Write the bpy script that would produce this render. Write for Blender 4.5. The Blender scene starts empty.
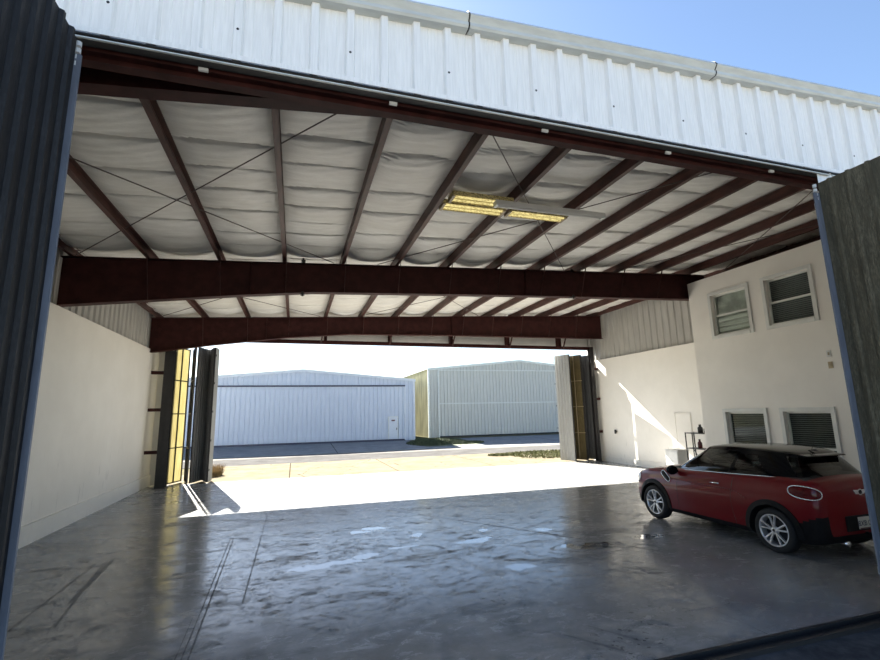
import bpy, bmesh, math, random
from mathutils import Vector, Matrix
from mathutils.bvhtree import BVHTree
random.seed(7)
C = bpy.context.scene.collection
PI = math.pi

# ------------------------------------------------------------------ materials
class NT:
    def __init__(s, name):
        s.mat = bpy.data.materials.new(name); s.mat.use_nodes = True
        s.t = s.mat.node_tree; s.t.nodes.clear()
        s.out = s.t.nodes.new('ShaderNodeOutputMaterial')
    def n(s, typ, **kw):
        nd = s.t.nodes.new(typ)
        for k, v in kw.items():
            if k.startswith('_'): setattr(nd, k[1:], v)
        for k, v in kw.items():
            if k.startswith('_'): continue
            key = int(k[1:]) if (k[0] == 'i' and k[1:].isdigit()) else k.replace('__', ' ')
            s.set(nd.inputs[key], v)
        return nd
    def set(s, inp, v):
        if isinstance(v, bpy.types.NodeSocket): s.t.links.new(v, inp)
        elif isinstance(v, (tuple, list)) and len(v) == 3 and inp.type == 'RGBA': inp.default_value = (*v, 1)
        else: inp.default_value = v
    def m(s, op, a, b=None, c=None, clamp=False):
        nd = s.t.nodes.new('ShaderNodeMath'); nd.operation = op; nd.use_clamp = clamp
        s.set(nd.inputs[0], a)
        if b is not None: s.set(nd.inputs[1], b)
        if c is not None: s.set(nd.inputs[2], c)
        return nd.outputs[0]
    def coords(s):
        tc = s.n('ShaderNodeTexCoord'); return tc.outputs['Object']
    def noise(s, vec, scale, detail=4, rough=.55, dist=0):
        nd = s.n('ShaderNodeTexNoise', Vector=vec, Scale=scale, Detail=detail, Roughness=rough, Distortion=dist)
        return nd.outputs['Fac']
    def scale(s, vec, v):
        nd = s.n('ShaderNodeVectorMath', _operation='MULTIPLY', i0=vec); nd.inputs[1].default_value = v
        return nd.outputs[0]
    def ramp(s, fac, lo, hi, a=0., b=1.):
        nd = s.n('ShaderNodeMapRange', _interpolation_type='SMOOTHSTEP')
        s.set(nd.inputs['Value'], fac); s.set(nd.inputs['From Min'], lo); s.set(nd.inputs['From Max'], hi)
        s.set(nd.inputs['To Min'], a); s.set(nd.inputs['To Max'], b)
        return nd.outputs['Result']
    def mix(s, fac, a, b):
        nd = s.n('ShaderNodeMix', _data_type='RGBA')
        s.set(nd.inputs[0], fac); s.set(nd.inputs[6], a); s.set(nd.inputs[7], b)
        return nd.outputs[2]
    def bsdf(s, color, rough, metal=0, bump=None, bstr=.3, bdist=.01, **kw):
        nd = s.n('ShaderNodeBsdfPrincipled'); s.set(nd.inputs['Base Color'], color)
        s.set(nd.inputs['Roughness'], rough); s.set(nd.inputs['Metallic'], metal)
        for k, v in kw.items(): s.set(nd.inputs[k.replace('_', ' ')], v)
        if bump is not None:
            b = s.n('ShaderNodeBump', Strength=bstr, Distance=bdist, Height=bump)
            s.t.links.new(b.outputs[0], nd.inputs['Normal'])
        s.t.links.new(nd.outputs[0], s.out.inputs[0])
        return nd

def simple(name, col, rough=.5, metal=0, var=.12, scale=3., stretch=(1, 1, 1), bump=0, **kw):
    """flat colour with a little wear from noise"""
    t = NT(name); c = t.scale(t.coords(), stretch)
    f = t.noise(c, scale, 5)
    lo = tuple(x * (1 - var) for x in col); hi = tuple(min(1, x * (1 + var)) for x in col)
    f2 = t.ramp(f, .3, .7)
    t.bsdf(t.mix(f2, lo, hi), rough, metal, bump=(f if bump else None), bstr=bump, **kw)
    return t.mat

M = {}
M['fascia'] = simple('white_sheet_metal', (.92, .92, .91), .38, .0, .05, 6, (8, 8, .5))
M['galv'] = simple('pale_roof_trim', (.60, .63, .61), .35, .1, .08, 4, (1, 4, 4))
M['redsteel'] = simple('red_oxide_steel', (.042, .0125, .011), .6, 0, .3, 5, Specular_IOR_Level=.15)
M['redpurlin'] = simple('red_oxide_purlin', (.062, .024, .019), .5, 0, .35, 4, (3, .6, 3), Specular_IOR_Level=.3)
M['blacksteel'] = simple('black_steel', (.02, .018, .018), .5, 0, .3, 6)
M['darkgap'] = simple('dark_track_steel', (.012, .012, .014), .6)
M['cream'] = None
M['greysheet'] = simple('grey_liner_sheet', (.40, .39, .36), .5, 0, .1, 3, (4, 4, .4))
M['whiteliner'] = simple('white_liner', (.72, .71, .67), .6, 0, .06, 2)
M['whitetrim'] = simple('white_window_trim', (.66, .66, .62), .45, 0, .05)
M['bluepost'] = simple('blue_grey_edge_steel', (.175, .20, .255), .45, .1, .15, 5, (3, 3, .6))
M['clip'] = simple('pale_clip', (.7, .72, .72), .4)
M['rod'] = simple('dark_rod', (.06, .04, .035), .5)
M['rubber'] = simple('tyre_rubber', (.012, .012, .013), .75, 0, .2, 20)
M['alloy'] = simple('silver_alloy', (.72, .72, .74), .28, .7, .06)
M['chrome'] = simple('chrome', (.85, .85, .87), .12, 1, .03)
M['blackgloss'] = simple('gloss_black_paint', (.004, .004, .005), .12, 0, .1, 3, Specular_IOR_Level=.22)
M['plastic'] = simple('black_plastic', (.008, .008, .009), .6, 0, .2, 12, Specular_IOR_Level=.15)
M['carint'] = simple('car_interior', (.03, .03, .032), .8, 0, .2, 8)
M['redlens'] = simple('red_lamp_lens', (.10, .006, .008), .12, 0, .25, 18)
M['plate'] = simple('licence_plate_white', (.62, .62, .58), .4)
M['ink'] = simple('plate_ink', (.02, .03, .08), .5)
M['blind'] = simple('grey_blind', (.20, .20, .20), .5)
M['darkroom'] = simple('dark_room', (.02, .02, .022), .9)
M['paleroom'] = simple('pale_board', (.5, .5, .46), .8, 0, .25, 3)
M['black'] = simple('black_enamel', (.015, .014, .014), .45)
M['whitebox'] = simple('white_enamel', (.66, .66, .64), .4)
M['tan'] = simple('tan_plastic', (.36, .29, .18), .5)
M['redbottle'] = simple('red_plastic', (.09, .02, .02), .4)

def mk_paint():
    t = NT('dark_red_car_paint'); c = t.coords()
    fl = t.noise(c, 600, 2)
    t.bsdf(t.mix(t.ramp(fl, .4, .7), (.13, .003, .006), (.17, .005, .010)), .35, .0, Specular_IOR_Level=.15, Coat_Weight=.35, Coat_Roughness=.03)
    return t.mat
M['carred'] = mk_paint()
def mk_glass(name, tint, spec=.5):
    t = NT(name)
    tr = t.n('ShaderNodeBsdfTransparent', Color=tint)
    gl = t.n('ShaderNodeBsdfGlossy', Color=(.95, .97, 1), Roughness=.02)
    fr = t.n('ShaderNodeFresnel', IOR=1.5)
    f = t.m('MULTIPLY', fr.outputs[0], spec * 2, clamp=True)
    mx = t.n('ShaderNodeMixShader', i0=f, i1=tr.outputs[0], i2=gl.outputs[0])
    t.t.links.new(mx.outputs[0], t.out.inputs[0]); return t.mat
M['carglass'] = mk_glass('tinted_car_glass', (.88, .93, .89))
M['darkglass'] = mk_glass('privacy_car_glass', (.35, .37, .37), .6)
M['winglass'] = mk_glass('window_glass', (.9, .93, .91), .05)

def mk_cream():
    t = NT('cream_painted_wall'); c = t.coords(); sp = t.n('ShaderNodeSeparateXYZ', Vector=c)
    f = t.noise(c, .9, 5, .6); g = t.noise(t.scale(c, (6, 6, 1.2)), 1.5, 4)
    col = t.mix(t.ramp(f, .35, .7), (.77, .735, .665), (.82, .785, .715))
    low = t.ramp(sp.outputs[2], 2.0, .3)                      # scuffs near the floor
    scuff = t.m('MULTIPLY', t.m('MULTIPLY', t.ramp(g, .60, .72), low), .35)
    col = t.mix(scuff, col, (.32, .30, .27))
    t.bsdf(col, .62, bump=t.noise(c, 30, 3), bstr=.06)
    return t.mat
M['cream'] = mk_cream()

def mk_insul():
    t = NT('white_vinyl_insulation'); c = t.coords()
    f = t.noise(t.scale(c, (.8, 2.5, 1)), 2.2, 6, .65); g = t.noise(t.scale(c, (1.5, 14, 1)), 2.0, 4, .6, .6)
    col = t.mix(t.ramp(f, .35, .75), (.68, .665, .62), (.80, .79, .745))
    h = t.m('ADD', t.m('MULTIPLY', g, .6), f)
    t.bsdf(col, .42, bump=h, bstr=.35, bdist=.03); return t.mat
M['insul'] = mk_insul()

def mk_doorsheet(name, a, b, rough):
    t = NT(name); c = t.coords()
    f = t.noise(t.scale(c, (5, 5, .7)), 3, 8, .75); g = t.noise(t.scale(c, (14, 14, 3)), 6, 6, .7)
    k = t.m('MULTIPLY', t.ramp(f, .35, .7), t.ramp(g, .3, .75))
    t.bsdf(t.mix(k, a, b), rough, bump=g, bstr=.2); return t.mat
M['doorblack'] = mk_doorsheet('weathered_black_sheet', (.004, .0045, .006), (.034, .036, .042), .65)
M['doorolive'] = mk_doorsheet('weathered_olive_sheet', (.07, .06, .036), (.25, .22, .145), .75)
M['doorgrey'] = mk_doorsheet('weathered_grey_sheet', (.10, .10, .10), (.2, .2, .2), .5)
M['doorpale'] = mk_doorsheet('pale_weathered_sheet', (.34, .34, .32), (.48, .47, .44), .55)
M['goldfoil'] = mk_doorsheet('yellow_insulation', (.10, .075, .03), (.26, .20, .09), .6)

def mk_translucent():
    t = NT('yellow_fibreglass_sheet'); c = t.coords()
    f = t.noise(t.scale(c, (12, 12, .8)), 2.5, 6, .7)
    col = t.mix(t.ramp(f, .3, .75), (.42, .38, .22), (.56, .53, .38))
    d = t.n('ShaderNodeBsdfDiffuse', Color=col); tr = t.n('ShaderNodeBsdfTranslucent', Color=col)
    mx = t.n('ShaderNodeMixShader', i0=.72, i1=d.outputs[0], i2=tr.outputs[0])
    t.t.links.new(mx.outputs[0], t.out.inputs[0]); return t.mat
M['fibre'] = mk_translucent()

def mk_tube():
    t = NT('crinkled_gold_reflector'); c = t.coords()
    f = t.noise(t.scale(c, (6, 30, 10)), 4, 6, .8)
    t.bsdf(t.mix(t.ramp(f, .40, .56), (.16, .12, .035), (.85, .72, .33)), .4, 0., bump=f, bstr=.6, bdist=.03); return t.mat
M['gold'] = mk_tube()
def mk_lit():
    t = NT('yellowed_lit_tube'); c = t.coords()
    f = t.noise(t.scale(c, (5, 8, 8)), 6, 5, .8)
    e = t.n('ShaderNodeEmission', Color=t.mix(t.ramp(f, .40, .55), (.25, .18, .05), (1., .84, .36)), Strength=.42)
    t.t.links.new(e.outputs[0], t.out.inputs[0]); return t.mat
M['lit'] = mk_lit()

def mk_floor():
    t = NT('grey_sealed_concrete_floor'); c = t.coords(); sp = t.n('ShaderNodeSeparateXYZ', Vector=c)
    X, Y = sp.outputs[0], sp.outputs[1]
    n1 = t.noise(c, 2.2, 6, .6); n2 = t.noise(c, 1.7, 6, .62, .8)
    wx = t.m('ADD', X, t.m('MULTIPLY', t.m('SUBTRACT', n1, .5), .55))
    wy = t.m('ADD', Y, t.m('MULTIPLY', t.m('SUBTRACT', t.noise(t.scale(c, (1, 1, 1)), 4.5, 5, .6), .5), .32))
    def ell(cx, cy, rx, ry, soft=.12):
        a = t.m('DIVIDE', t.m('SUBTRACT', wx, cx), rx); b = t.m('DIVIDE', t.m('SUBTRACT', wy, cy), ry)
        d = t.m('ADD', t.m('MULTIPLY', a, a), t.m('MULTIPLY', b, b))
        return t.ramp(d, 1 + soft, 1 - soft)
    def seg(x1, y1, x2, y2, w):
        L = math.hypot(x2 - x1, y2 - y1); ux, uy = (x2 - x1) / L, (y2 - y1) / L
        dx = t.m('SUBTRACT', X, x1); dy = t.m('SUBTRACT', Y, y1)
        al = t.m('ADD', t.m('MULTIPLY', dx, ux), t.m('MULTIPLY', dy, uy))
        pe = t.m('ABSOLUTE', t.m('SUBTRACT', t.m('MULTIPLY', dx, uy), t.m('MULTIPLY', dy, ux)))
        k = t.ramp(pe, w, w * .4)
        k = t.m('MULTIPLY', k, t.ramp(al, -.05, .05)); return t.m('MULTIPLY', k, t.ramp(al, L + .05, L - .05))
    def union(l):
        r = l[0]
        for x in l[1:]: r = t.m('MAXIMUM', r, x)
        return r
    pud = union([ell(*p) for p in [(.3, 7.22, .30, .12), (.72, 7.32, .34, .08), (1.08, 7.5, .17, .13), (2.9, 7.66, .27, .12), (3.12, 7.76, .18, .07),
        (3.3, 8.28, .10, .10), (4.33, 7.9, .13, .12), (4.22, 6.82, .15, .17), (4.62, 6.72, .28, .15), (3.05, 6.23, .2, .12),
        (1.2, 9.0, .13, .10), (1.5, 9.15, .17, .12), (2.15, 8.4, .12, .12), (1.75, 7.75, .22, .05), (5.72, 6.85, .26, .13), (5.2, 8.2, .1, .08)]])
    ring = union([t.m('SUBTRACT', ell(2.05, 7.55, .24, .17), ell(2.05, 7.55, .21, .14), clamp=True),
                  t.m('SUBTRACT', ell(4.45, 6.76, .62, .26), ell(4.45, 6.76, .58, .23), clamp=True)])
    tyre = union([seg(-2.30, 6.2, -2.66, 8.7, .022), seg(-2.44, 6.9, -2.58, 8.7, .045), seg(-2.72, 6.0, -2.74, 8.4, .022),
                  seg(2.86, 3.85, 2.50, 4.32, .035), seg(3.12, 3.95, 2.82, 4.42, .035)])
    lines = union([seg(-.80, 4.0, -.955, 9.4, .012), seg(-.86, 4.0, -1.005, 9.4, .010), seg(-.91, 4.0, -.97, 6.0, .006),
                   seg(-.50, 6.2, -.49, 11.3, .012), seg(4.3, 3.6, 4.3, 17.5, .008), seg(-4.4, 11.05, 12.4, 11.05, .006),
                   seg(2.4, 10.3, 5.8, 5.4, .03), seg(6.2, 6.0, 4.9, 4.0, .008), seg(-1.66, 11.3, -1.66, 17.6, .012), seg(9.1, 3.6, 9.1, 17.5, .008)])
    speck = t.noise(c, 17, 2, .5)
    spk = t.m('MULTIPLY', t.ramp(speck, .60, .66), union([ell(3.75, 4.35, .5, .3, .6), ell(2.3, 5.35, .3, .25, .6), ell(4.6, 4.2, .35, .2, .6), ell(1.2, 6.0, .25, .25, .6), ell(2.9, 4.0, .5, .3, .6)]))
    fine = t.noise(t.scale(c, (1, 1.5, 1)), 7.0, 12, .8, .4)
    base = t.mix(t.ramp(n2, .32, .68), (.21, .21, .205), (.30, .30, .295))
    st = t.noise(t.scale(c, (1, 2.2, 1)), .9, 8, .7, 1.2)
    base = t.mix(t.m('MULTIPLY', t.ramp(st, .52, .66), .55), base, (.12, .115, .105))
    damp = t.ramp(t.noise(t.scale(c, (1, 1.7, 1)), 3.3, 9, .72, .5), .5, .62)
    dust = t.noise(t.scale(c, (1.2, 3.2, 1)), 1.4, 7, .7, .6)
    base = t.mix(t.m('MULTIPLY', t.ramp(dust, .5, .7), .45), base, (.36, .36, .35))
    base = t.mix(t.m('MULTIPLY', tyre, .5), base, (.06, .06, .062))
    base = t.mix(t.m('MULTIPLY', lines, .75), base, (.04, .04, .042))
    base = t.mix(t.m('MULTIPLY', ring, .8), base, (.07, .065, .06))
    base = t.mix(t.m('MULTIPLY', spk, .8), base, (.03, .03, .03))
    base = t.mix(t.m('MULTIPLY', t.ramp(fine, .45, .62), .35), base, (.15, .145, .135))
    base = t.mix(t.m('MULTIPLY', pud, .45), base, (.08, .08, .08))
    r = t.ramp(n1, .25, .75, .12, .20)
    r = t.m('ADD', r, t.m('MULTIPLY', damp, .14))
    r = t.m('ADD', r, t.m('MULTIPLY', t.ramp(st, .52, .66), .14))
    r = t.m('ADD', r, t.m('MULTIPLY', t.ramp(fine, .5, .6), .10))
    spl = t.m('SUBTRACT', .36, t.m('ADD', t.m('MULTIPLY', t.ramp(st, .47, .60), .20), t.m('MULTIPLY', t.ramp(fine, .46, .58), .18)))
    marks = union([tyre, lines, ring, spk])
    spl = t.m('MULTIPLY', spl, t.m('SUBTRACT', 1, t.m('MULTIPLY', marks, .6)))
    r = t.m('ADD', r, t.m('MULTIPLY', marks, .25))
    patch = t.noise(t.scale(c, (1, 1.6, 1)), 2.6, 10, .72, 1.0)
    spl = t.m('MULTIPLY', spl, t.ramp(patch, .44, .60, 1., .45))
    spl = t.m('MAXIMUM', spl, t.m('MULTIPLY', pud, 1.0))
    r = t.m('MULTIPLY', r, t.m('SUBTRACT', 1, t.m('MULTIPLY', pud, .93)))
    h = t.m('MULTIPLY', t.noise(c, 6, 5, .6), t.m('SUBTRACT', 1, pud))
    t.bsdf(base, r, bump=h, bstr=.012, bdist=.02, IOR=1.6, Specular_IOR_Level=spl)
    return t.mat
M['floor'] = mk_floor()

def mk_ground(name, a, b, crack, rough=.9, jx=None, jy=None, crackamt=.6, sc=1.2):
    t = NT(name); c = t.coords(); sp = t.n('ShaderNodeSeparateXYZ', Vector=c)
    f = t.noise(c, sc, 8, .65); g = t.noise(c, 9, 5, .7)
    col = t.mix(t.ramp(t.m('ADD', t.m('MULTIPLY', f, .7), t.m('MULTIPLY', g, .3)), .38, .62), a, b)
    v = t.n('ShaderNodeTexVoronoi', _feature='DISTANCE_TO_EDGE', Vector=t.scale(c, (1, 1.6, 0)), Scale=.42)
    wob = t.m('ADD', v.outputs['Distance'], t.m('MULTIPLY', t.m('SUBTRACT', t.noise(c, 3, 4), .5), .06))
    ck = t.m('MULTIPLY', t.ramp(t.m('ABSOLUTE', wob), .010, .002), crackamt)
    def joint(s, o, p):
        fr = t.m('FRACT', t.m('DIVIDE', t.m('SUBTRACT', s, o), p)); d = t.m('ABSOLUTE', t.m('SUBTRACT', fr, .5))
        return t.ramp(d, .5 - .03 / p, .5 - .01 / p)
    if jx: ck = t.m('MAXIMUM', ck, joint(sp.outputs[0], *jx))
    if jy: ck = t.m('MAXIMUM', ck, joint(sp.outputs[1], *jy))
    t.bsdf(t.mix(ck, col, crack), rough, bump=g, bstr=.15, Specular_IOR_Level=0.); return t.mat
M['apron'] = mk_ground('yellowish_old_concrete', (.118, .102, .072), (.158, .138, .10), (.035, .028, .02), jx=(-.1, 3.9), crackamt=.8)
M['road'] = mk_ground('grey_asphalt_road', (.062, .060, .058), (.085, .083, .080), (.18, .17, .16), crackamt=.2)
M['pale'] = mk_ground('pale_concrete_strip', (.13, .125, .115), (.17, .16, .145), (.2, .2, .19), crackamt=.2)
M['farapron'] = mk_ground('grey_far_apron', (.19, .19, .19), (.24, .24, .24), (.05, .05, .05), jx=(-1.3 - 3.7, 7.4), crackamt=.1)
M['nearground'] = mk_ground('dark_patched_asphalt', (.045, .045, .048), (.10, .10, .105), (.02, .02, .02), .75, crackamt=.4, sc=.6)
M['earth'] = mk_ground('dry_earth_and_turf', (.08, .075, .045), (.12, .11, .07), (.1, .1, .05), crackamt=0)
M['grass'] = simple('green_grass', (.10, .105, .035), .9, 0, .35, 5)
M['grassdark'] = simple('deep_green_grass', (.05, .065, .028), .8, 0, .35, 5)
M['drygrass'] = simple('dry_straw_grass', (.22, .16, .08), .85, 0, .3, 8)
M['bluehangar'] = simple('pale_blue_sheet', (.50, .56, .66), .45, 0, .04, 5, (6, 6, .4))
M['bluetrim'] = simple('pale_blue_trim', (.58, .63, .70), .45, 0, .04)
M['navy'] = simple('dark_door_rail', (.035, .04, .075), .5)
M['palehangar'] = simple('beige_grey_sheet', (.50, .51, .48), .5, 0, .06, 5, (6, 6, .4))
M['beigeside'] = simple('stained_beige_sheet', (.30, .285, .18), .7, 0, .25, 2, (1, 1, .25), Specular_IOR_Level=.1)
M['sign'] = simple('red_brown_notice', (.10, .03, .04), .5)

# ------------------------------------------------------------------ mesh helpers
class MB:
    def __init__(s): s.v = []; s.f = []
    def add(s, vs, fs):
        o = len(s.v); s.v += [tuple(v) for v in vs]; s.f += [tuple(i + o for i in f) for f in fs]; return s
    def box(s, x0, x1, y0, y1, z0, z1):
        return s.add([(x, y, z) for x in (x0, x1) for y in (y0, y1) for z in (z0, z1)],
                     [(0, 1, 3, 2), (4, 6, 7, 5), (0, 4, 5, 1), (2, 3, 7, 6), (0, 2, 6, 4), (1, 5, 7, 3)])
    def prism(s, a, b, w, h, up=(0, 0, 1)):
        """box-section bar from a to b"""
        a = Vector(a); b = Vector(b); d = (b - a).normalized(); u = Vector(up)
        if abs(d.dot(u)) > .98: u = Vector((0, 1, 0))
        r = d.cross(u).normalized(); u = r.cross(d)
        vs = [p + r * (i * w / 2) + u * (j * h / 2) for p in (a, b) for i, j in ((-1, -1), (1, -1), (1, 1), (-1, 1))]
        return s.add(vs, [(0, 1, 2, 3), (7, 6, 5, 4), (0, 4, 5, 1), (1, 5, 6, 2), (2, 6, 7, 3), (3, 7, 4, 0)])
    def tube(s, a, b, r, n=8, r2=None):
        a = Vector(a); b = Vector(b); d = (b - a).normalized(); u = Vector((0, 0, 1))
        if abs(d.dot(u)) > .98: u = Vector((0, 1, 0))
        x = d.cross(u).normalized(); y = x.cross(d); r2 = r if r2 is None else r2
        vs = [p + (x * math.cos(2 * PI * i / n) + y * math.sin(2 * PI * i / n)) * q for p, q in ((a, r), (b, r2)) for i in range(n)]
        return s.add(vs, [(i, (i + 1) % n, n + (i + 1) % n, n + i) for i in range(n)] + [tuple(range(n))[::-1], tuple(range(n, 2 * n))])
    def path(s, pts, r, n=6, closed=False):
        m = len(pts); rng = range(m if closed else m - 1)
        for i in rng: s.tube(pts[i], pts[(i + 1) % m], r, n)
        return s
    def extrude(s, prof, a, b, fix=None):
        """closed 2-D profile swept from a to b; prof gives 3-D offsets"""
        n = len(prof); a = Vector(a); b = Vector(b)
        vs = [a + Vector(p) for p in prof] + [b + Vector(p) for p in prof]
        return s.add(vs, [(i, (i + 1) % n, n + (i + 1) % n, n + i) for i in range(n)] + [tuple(range(n))[::-1], tuple(range(n, 2 * n))])
    def lathe(s, prof, n=40, closed=False, axis='x', c=(0, 0, 0)):
        """prof: (axial, radius)"""
        m = len(prof); vs = []
        for k in range(n):
            a = 2 * PI * k / n
            for (t, r) in prof:
                if axis == 'x': vs.append((c[0] + t, c[1] + r * math.cos(a), c[2] + r * math.sin(a)))
                else: vs.append((c[0] + r * math.cos(a), c[1] + r * math.sin(a), c[2] + t))
        fs = []
        for k in range(n):
            for j in range(m if closed else m - 1):
                j2 = (j + 1) % m; k2 = (k + 1) % n
                fs.append((k * m + j, k * m + j2, k2 * m + j2, k2 * m + j))
        return s.add(vs, fs)
    def mesh(s, name):
        me = bpy.data.meshes.new(name); me.from_pydata(s.v, [], s.f); me.update()
        bm = bmesh.new(); bm.from_mesh(me); bmesh.ops.recalc_face_normals(bm, faces=bm.faces); bm.to_mesh(me); bm.free()
        return me
    def build(s, name, mat, parent=None, smooth=False, bevel=0, recalc=True):
        me = s.mesh(name) if recalc else bpy.data.meshes.new(name)
        if not recalc: me.from_pydata(s.v, [], s.f); me.update()
        if smooth:
            for p in me.polygons: p.use_smooth = True
        me.materials.append(mat)
        o = bpy.data.objects.new(name, me); C.objects.link(o)
        if parent: o.parent = parent
        if bevel:
            b = o.modifiers.new('edge', 'BEVEL'); b.width = bevel; b.segments = 2; b.limit_method = 'ANGLE'
        return o

def tag(o, label=None, cat=None, group=None, kind=None):
    if label: o['label'] = label
    if cat: o['category'] = cat
    if group: o['group'] = group
    if kind: o['kind'] = kind
    return o
def empty(name, label, cat, group=None, kind=None, loc=(0, 0, 0)):
    e = bpy.data.objects.new(name, None); C.objects.link(e); e.location = loc; e.empty_display_size = .2
    return tag(e, label, cat, group, kind)
def S(o, label, cat): return tag(o, label, cat, kind='structure')

def corrugated(p0, p1, z0, ztop, pitch, rib, depth, nrm, taper=.35, minor=0):
    """ribbed sheet from p0 to p1 (x,y), ribs standing out along nrm; ztop may be a function of distance"""
    mb = MB(); L = math.hypot(p1[0] - p0[0], p1[1] - p0[1]); ux, uy = (p1[0] - p0[0]) / L, (p1[1] - p0[1]) / L
    pr = [(0, 0)]; s = pitch * .5
    while s + rib < L:
        t = rib * taper
        if minor:
            for q in range(1, 3):
                m_ = s - pitch + rib + (pitch - rib) * q / 3
                if m_ > 0 and s - pitch > 0: pr += [(m_ - .008, 0), (m_, minor), (m_ + .008, 0)]
        pr += [(s, 0), (s + t, depth), (s + rib - t, depth), (s + rib, 0)]
        s += pitch
    pr.append((L, 0)); pr.sort()
    zt = ztop if callable(ztop) else (lambda d: ztop)
    zb = z0 if callable(z0) else (lambda d: z0)
    vs = []
    for d, h in pr:
        x = p0[0] + ux * d + nrm[0] * h; y = p0[1] + uy * d + nrm[1] * h
        vs += [(x, y, zb(d)), (x, y, zt(d))]
    fs = [(2 * i, 2 * i + 2, 2 * i + 3, 2 * i + 1) for i in range(len(pr) - 1)]
    return mb.add(vs, fs)

# ------------------------------------------------------------------ key dimensions (metres)
XL, XR = -4.38, 12.34
YF = 3.60            # face of the near opening
YM, YB = 10.45, 16.45  # the two portal beams
YE = 17.25           # far opening
def roof(x): return 5.46 + .046 * x      # underside of the purlins
def roofI(x): return roof(x) + .20       # underside of the insulation

# ------------------------------------------------------------------ ground and floor
def quad(name, x0, x1, y0, y1, z, mat, th=.25, label=None, cat=None, z1=None):
    z1 = z if z1 is None else z1
    mb = MB().add([(x0, y0, z), (x1, y0, z), (x1, y1, z1), (x0, y1, z1), (x0, y0, z - th), (x1, y0, z - th), (x1, y1, z1 - th), (x0, y1, z1 - th)],
                  [(0, 1, 2, 3), (7, 6, 5, 4), (0, 4, 5, 1), (1, 5, 6, 2), (2, 6, 7, 3), (3, 7, 4, 0)])
    o = mb.build(name, mat); return S(o, label, cat)
quad('floor', XL - .15, XR + .15, 3.62, 17.45, 0, M['floor'], label='glossy grey sealed concrete hangar floor with puddles', cat='floor')
quad('ground_bounce', -60, 70, -60, -3.5, -.02, M['pale'], label='unseen pale ground added behind the viewer to bounce light onto the fascia', cat='pavement')  # out of view, added as a pale bounce surface to brighten fascia and ceiling
quad('ground', -60, 70, -3.5, 3.44, -.02, M['nearground'], label='dark patched asphalt outside the near doorway', cat='ground')
quad('slab_apron', -4.0, 40, 17.45, 22.9, -.01, M['apron'], label='yellowish cracked concrete apron just outside the far opening', cat='pavement')
quad('ground_verge', -60, -4.0, 3.44, 22.9, -.03, M['earth'], label='dry bare verge beyond the left wall', cat='ground')
quad('road', -60, 90, 22.9, 26.2, -.012, M['road'], label='grey asphalt taxi lane between the hangars', cat='road')
quad('pavement', -60, 90, 26.2, 27.5, -.008, M['pale'], label='pale concrete strip along the taxi lane', cat='pavement')
quad('slab_far', -60, 90, 27.5, 33, -.006, M['farapron'], label='grey jointed slabs sloping up to the far hangars', cat='pavement', z1=.25)
quad('ground_far', -200, 250, 33, 300, .25, M['earth'], label='flat dry ground behind the far hangars', cat='ground')
quad('ground_side', 12.5, 90, 3.44, 17.45, -.03, M['earth'], label='bare ground beyond the right wall', cat='ground')

# ------------------------------------------------------------------ walls
S(MB().box(XL - .12, XL, 3.7, 17.55, 0, 4.27).build('wall_left', M['cream']), 'cream painted lower wall on the left with scuffs', 'wall')
mb = MB().box(XL, XL + .035, 3.7, 17.5, 0, .34); mb.box(XL, XL + .045, 3.7, 17.5, .33, .345)
S(mb.build('baseboard_left', M['cream']), 'wide cream baseboard along the left wall', 'baseboard')
S(corrugated((XL - .1, 3.7), (XL - .1, 17.6), 4.2, 5.75, .30, .10, .035, (1, 0)).build('wall_left_upper', M['greysheet'], recalc=False), 'grey ribbed liner sheet above the cream left wall', 'wall')
S(MB().box(XL - .16, XL - .13, 3.6, 17.7, 0, 5.55).build('wall_left_outer', M['greysheet']), 'outer cladding of the left wall', 'wall')
S(MB().box(XR, XR + .12, 10.5, 17.55, 0, 4.19).build('wall_right', M['cream']), 'cream painted lower wall on the right beyond the office', 'wall')
mb = MB().box(XR - .03, XR, 10.5, 17.5, 0, .22)
S(mb.build('baseboard_right', M['cream']), 'cream baseboard along the right wall', 'baseboard')
S(corrugated((XR + .12, 17.6), (XR + .12, 3.7), 4.1, 6.6, .30, .10, .035, (-1, 0)).build('wall_right_upper', M['greysheet'], recalc=False), 'grey ribbed liner sheet above the cream right wall', 'wall')
S(MB().box(XR + .16, XR + .2, 3.6, 17.7, 0, 6.3).build('wall_right_outer', M['greysheet']), 'outer cladding of the right wall', 'wall')

# far end wall: returns each side and the strip above the doorway
mb = MB().box(XL, -3.88, 17.50, 17.62, 0, 5.2); mb.box(12.28, XR, 17.50, 17.62, 0, 5.9)
XA, XZ = XL - .2, XR + .2
mb.box(XA, XL, 17.56, 17.62, 0, 4.75)
mb.add([(XA, 17.5, 4.75), (XZ, 17.5, 4.75), (XZ, 17.5, roofI(XZ)), (XA, 17.5, roofI(XA)), (XA, 17.62, 4.75), (XZ, 17.62, 4.75), (XZ, 17.62, roofI(XZ)), (XA, 17.62, roofI(XA))],
       [(0, 1, 2, 3), (7, 6, 5, 4), (0, 4, 5, 1), (1, 5, 6, 2), (2, 6, 7, 3), (3, 7, 4, 0)])
S(mb.build('wall_back', M['whiteliner']), 'white lined end wall above and beside the far opening', 'wall')

# near end: unseen walls added behind the folded doors to block light
mbn = corrugated((-12, YF), (-1.62, YF), 0, 4.9, .31, .07, .03, (0, -1))
S(mbn.build('light_block_left', M['fascia'], recalc=False), 'unseen white ribbed wall added behind the folded left doors to block light', 'wall')
S(corrugated((5.95, YF), (16, YF), 0, 4.9, .31, .07, .03, (0, -1)).build('light_block_right', M['fascia'], recalc=False), 'unseen white ribbed wall added behind the folded right doors to block light', 'wall')

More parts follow.
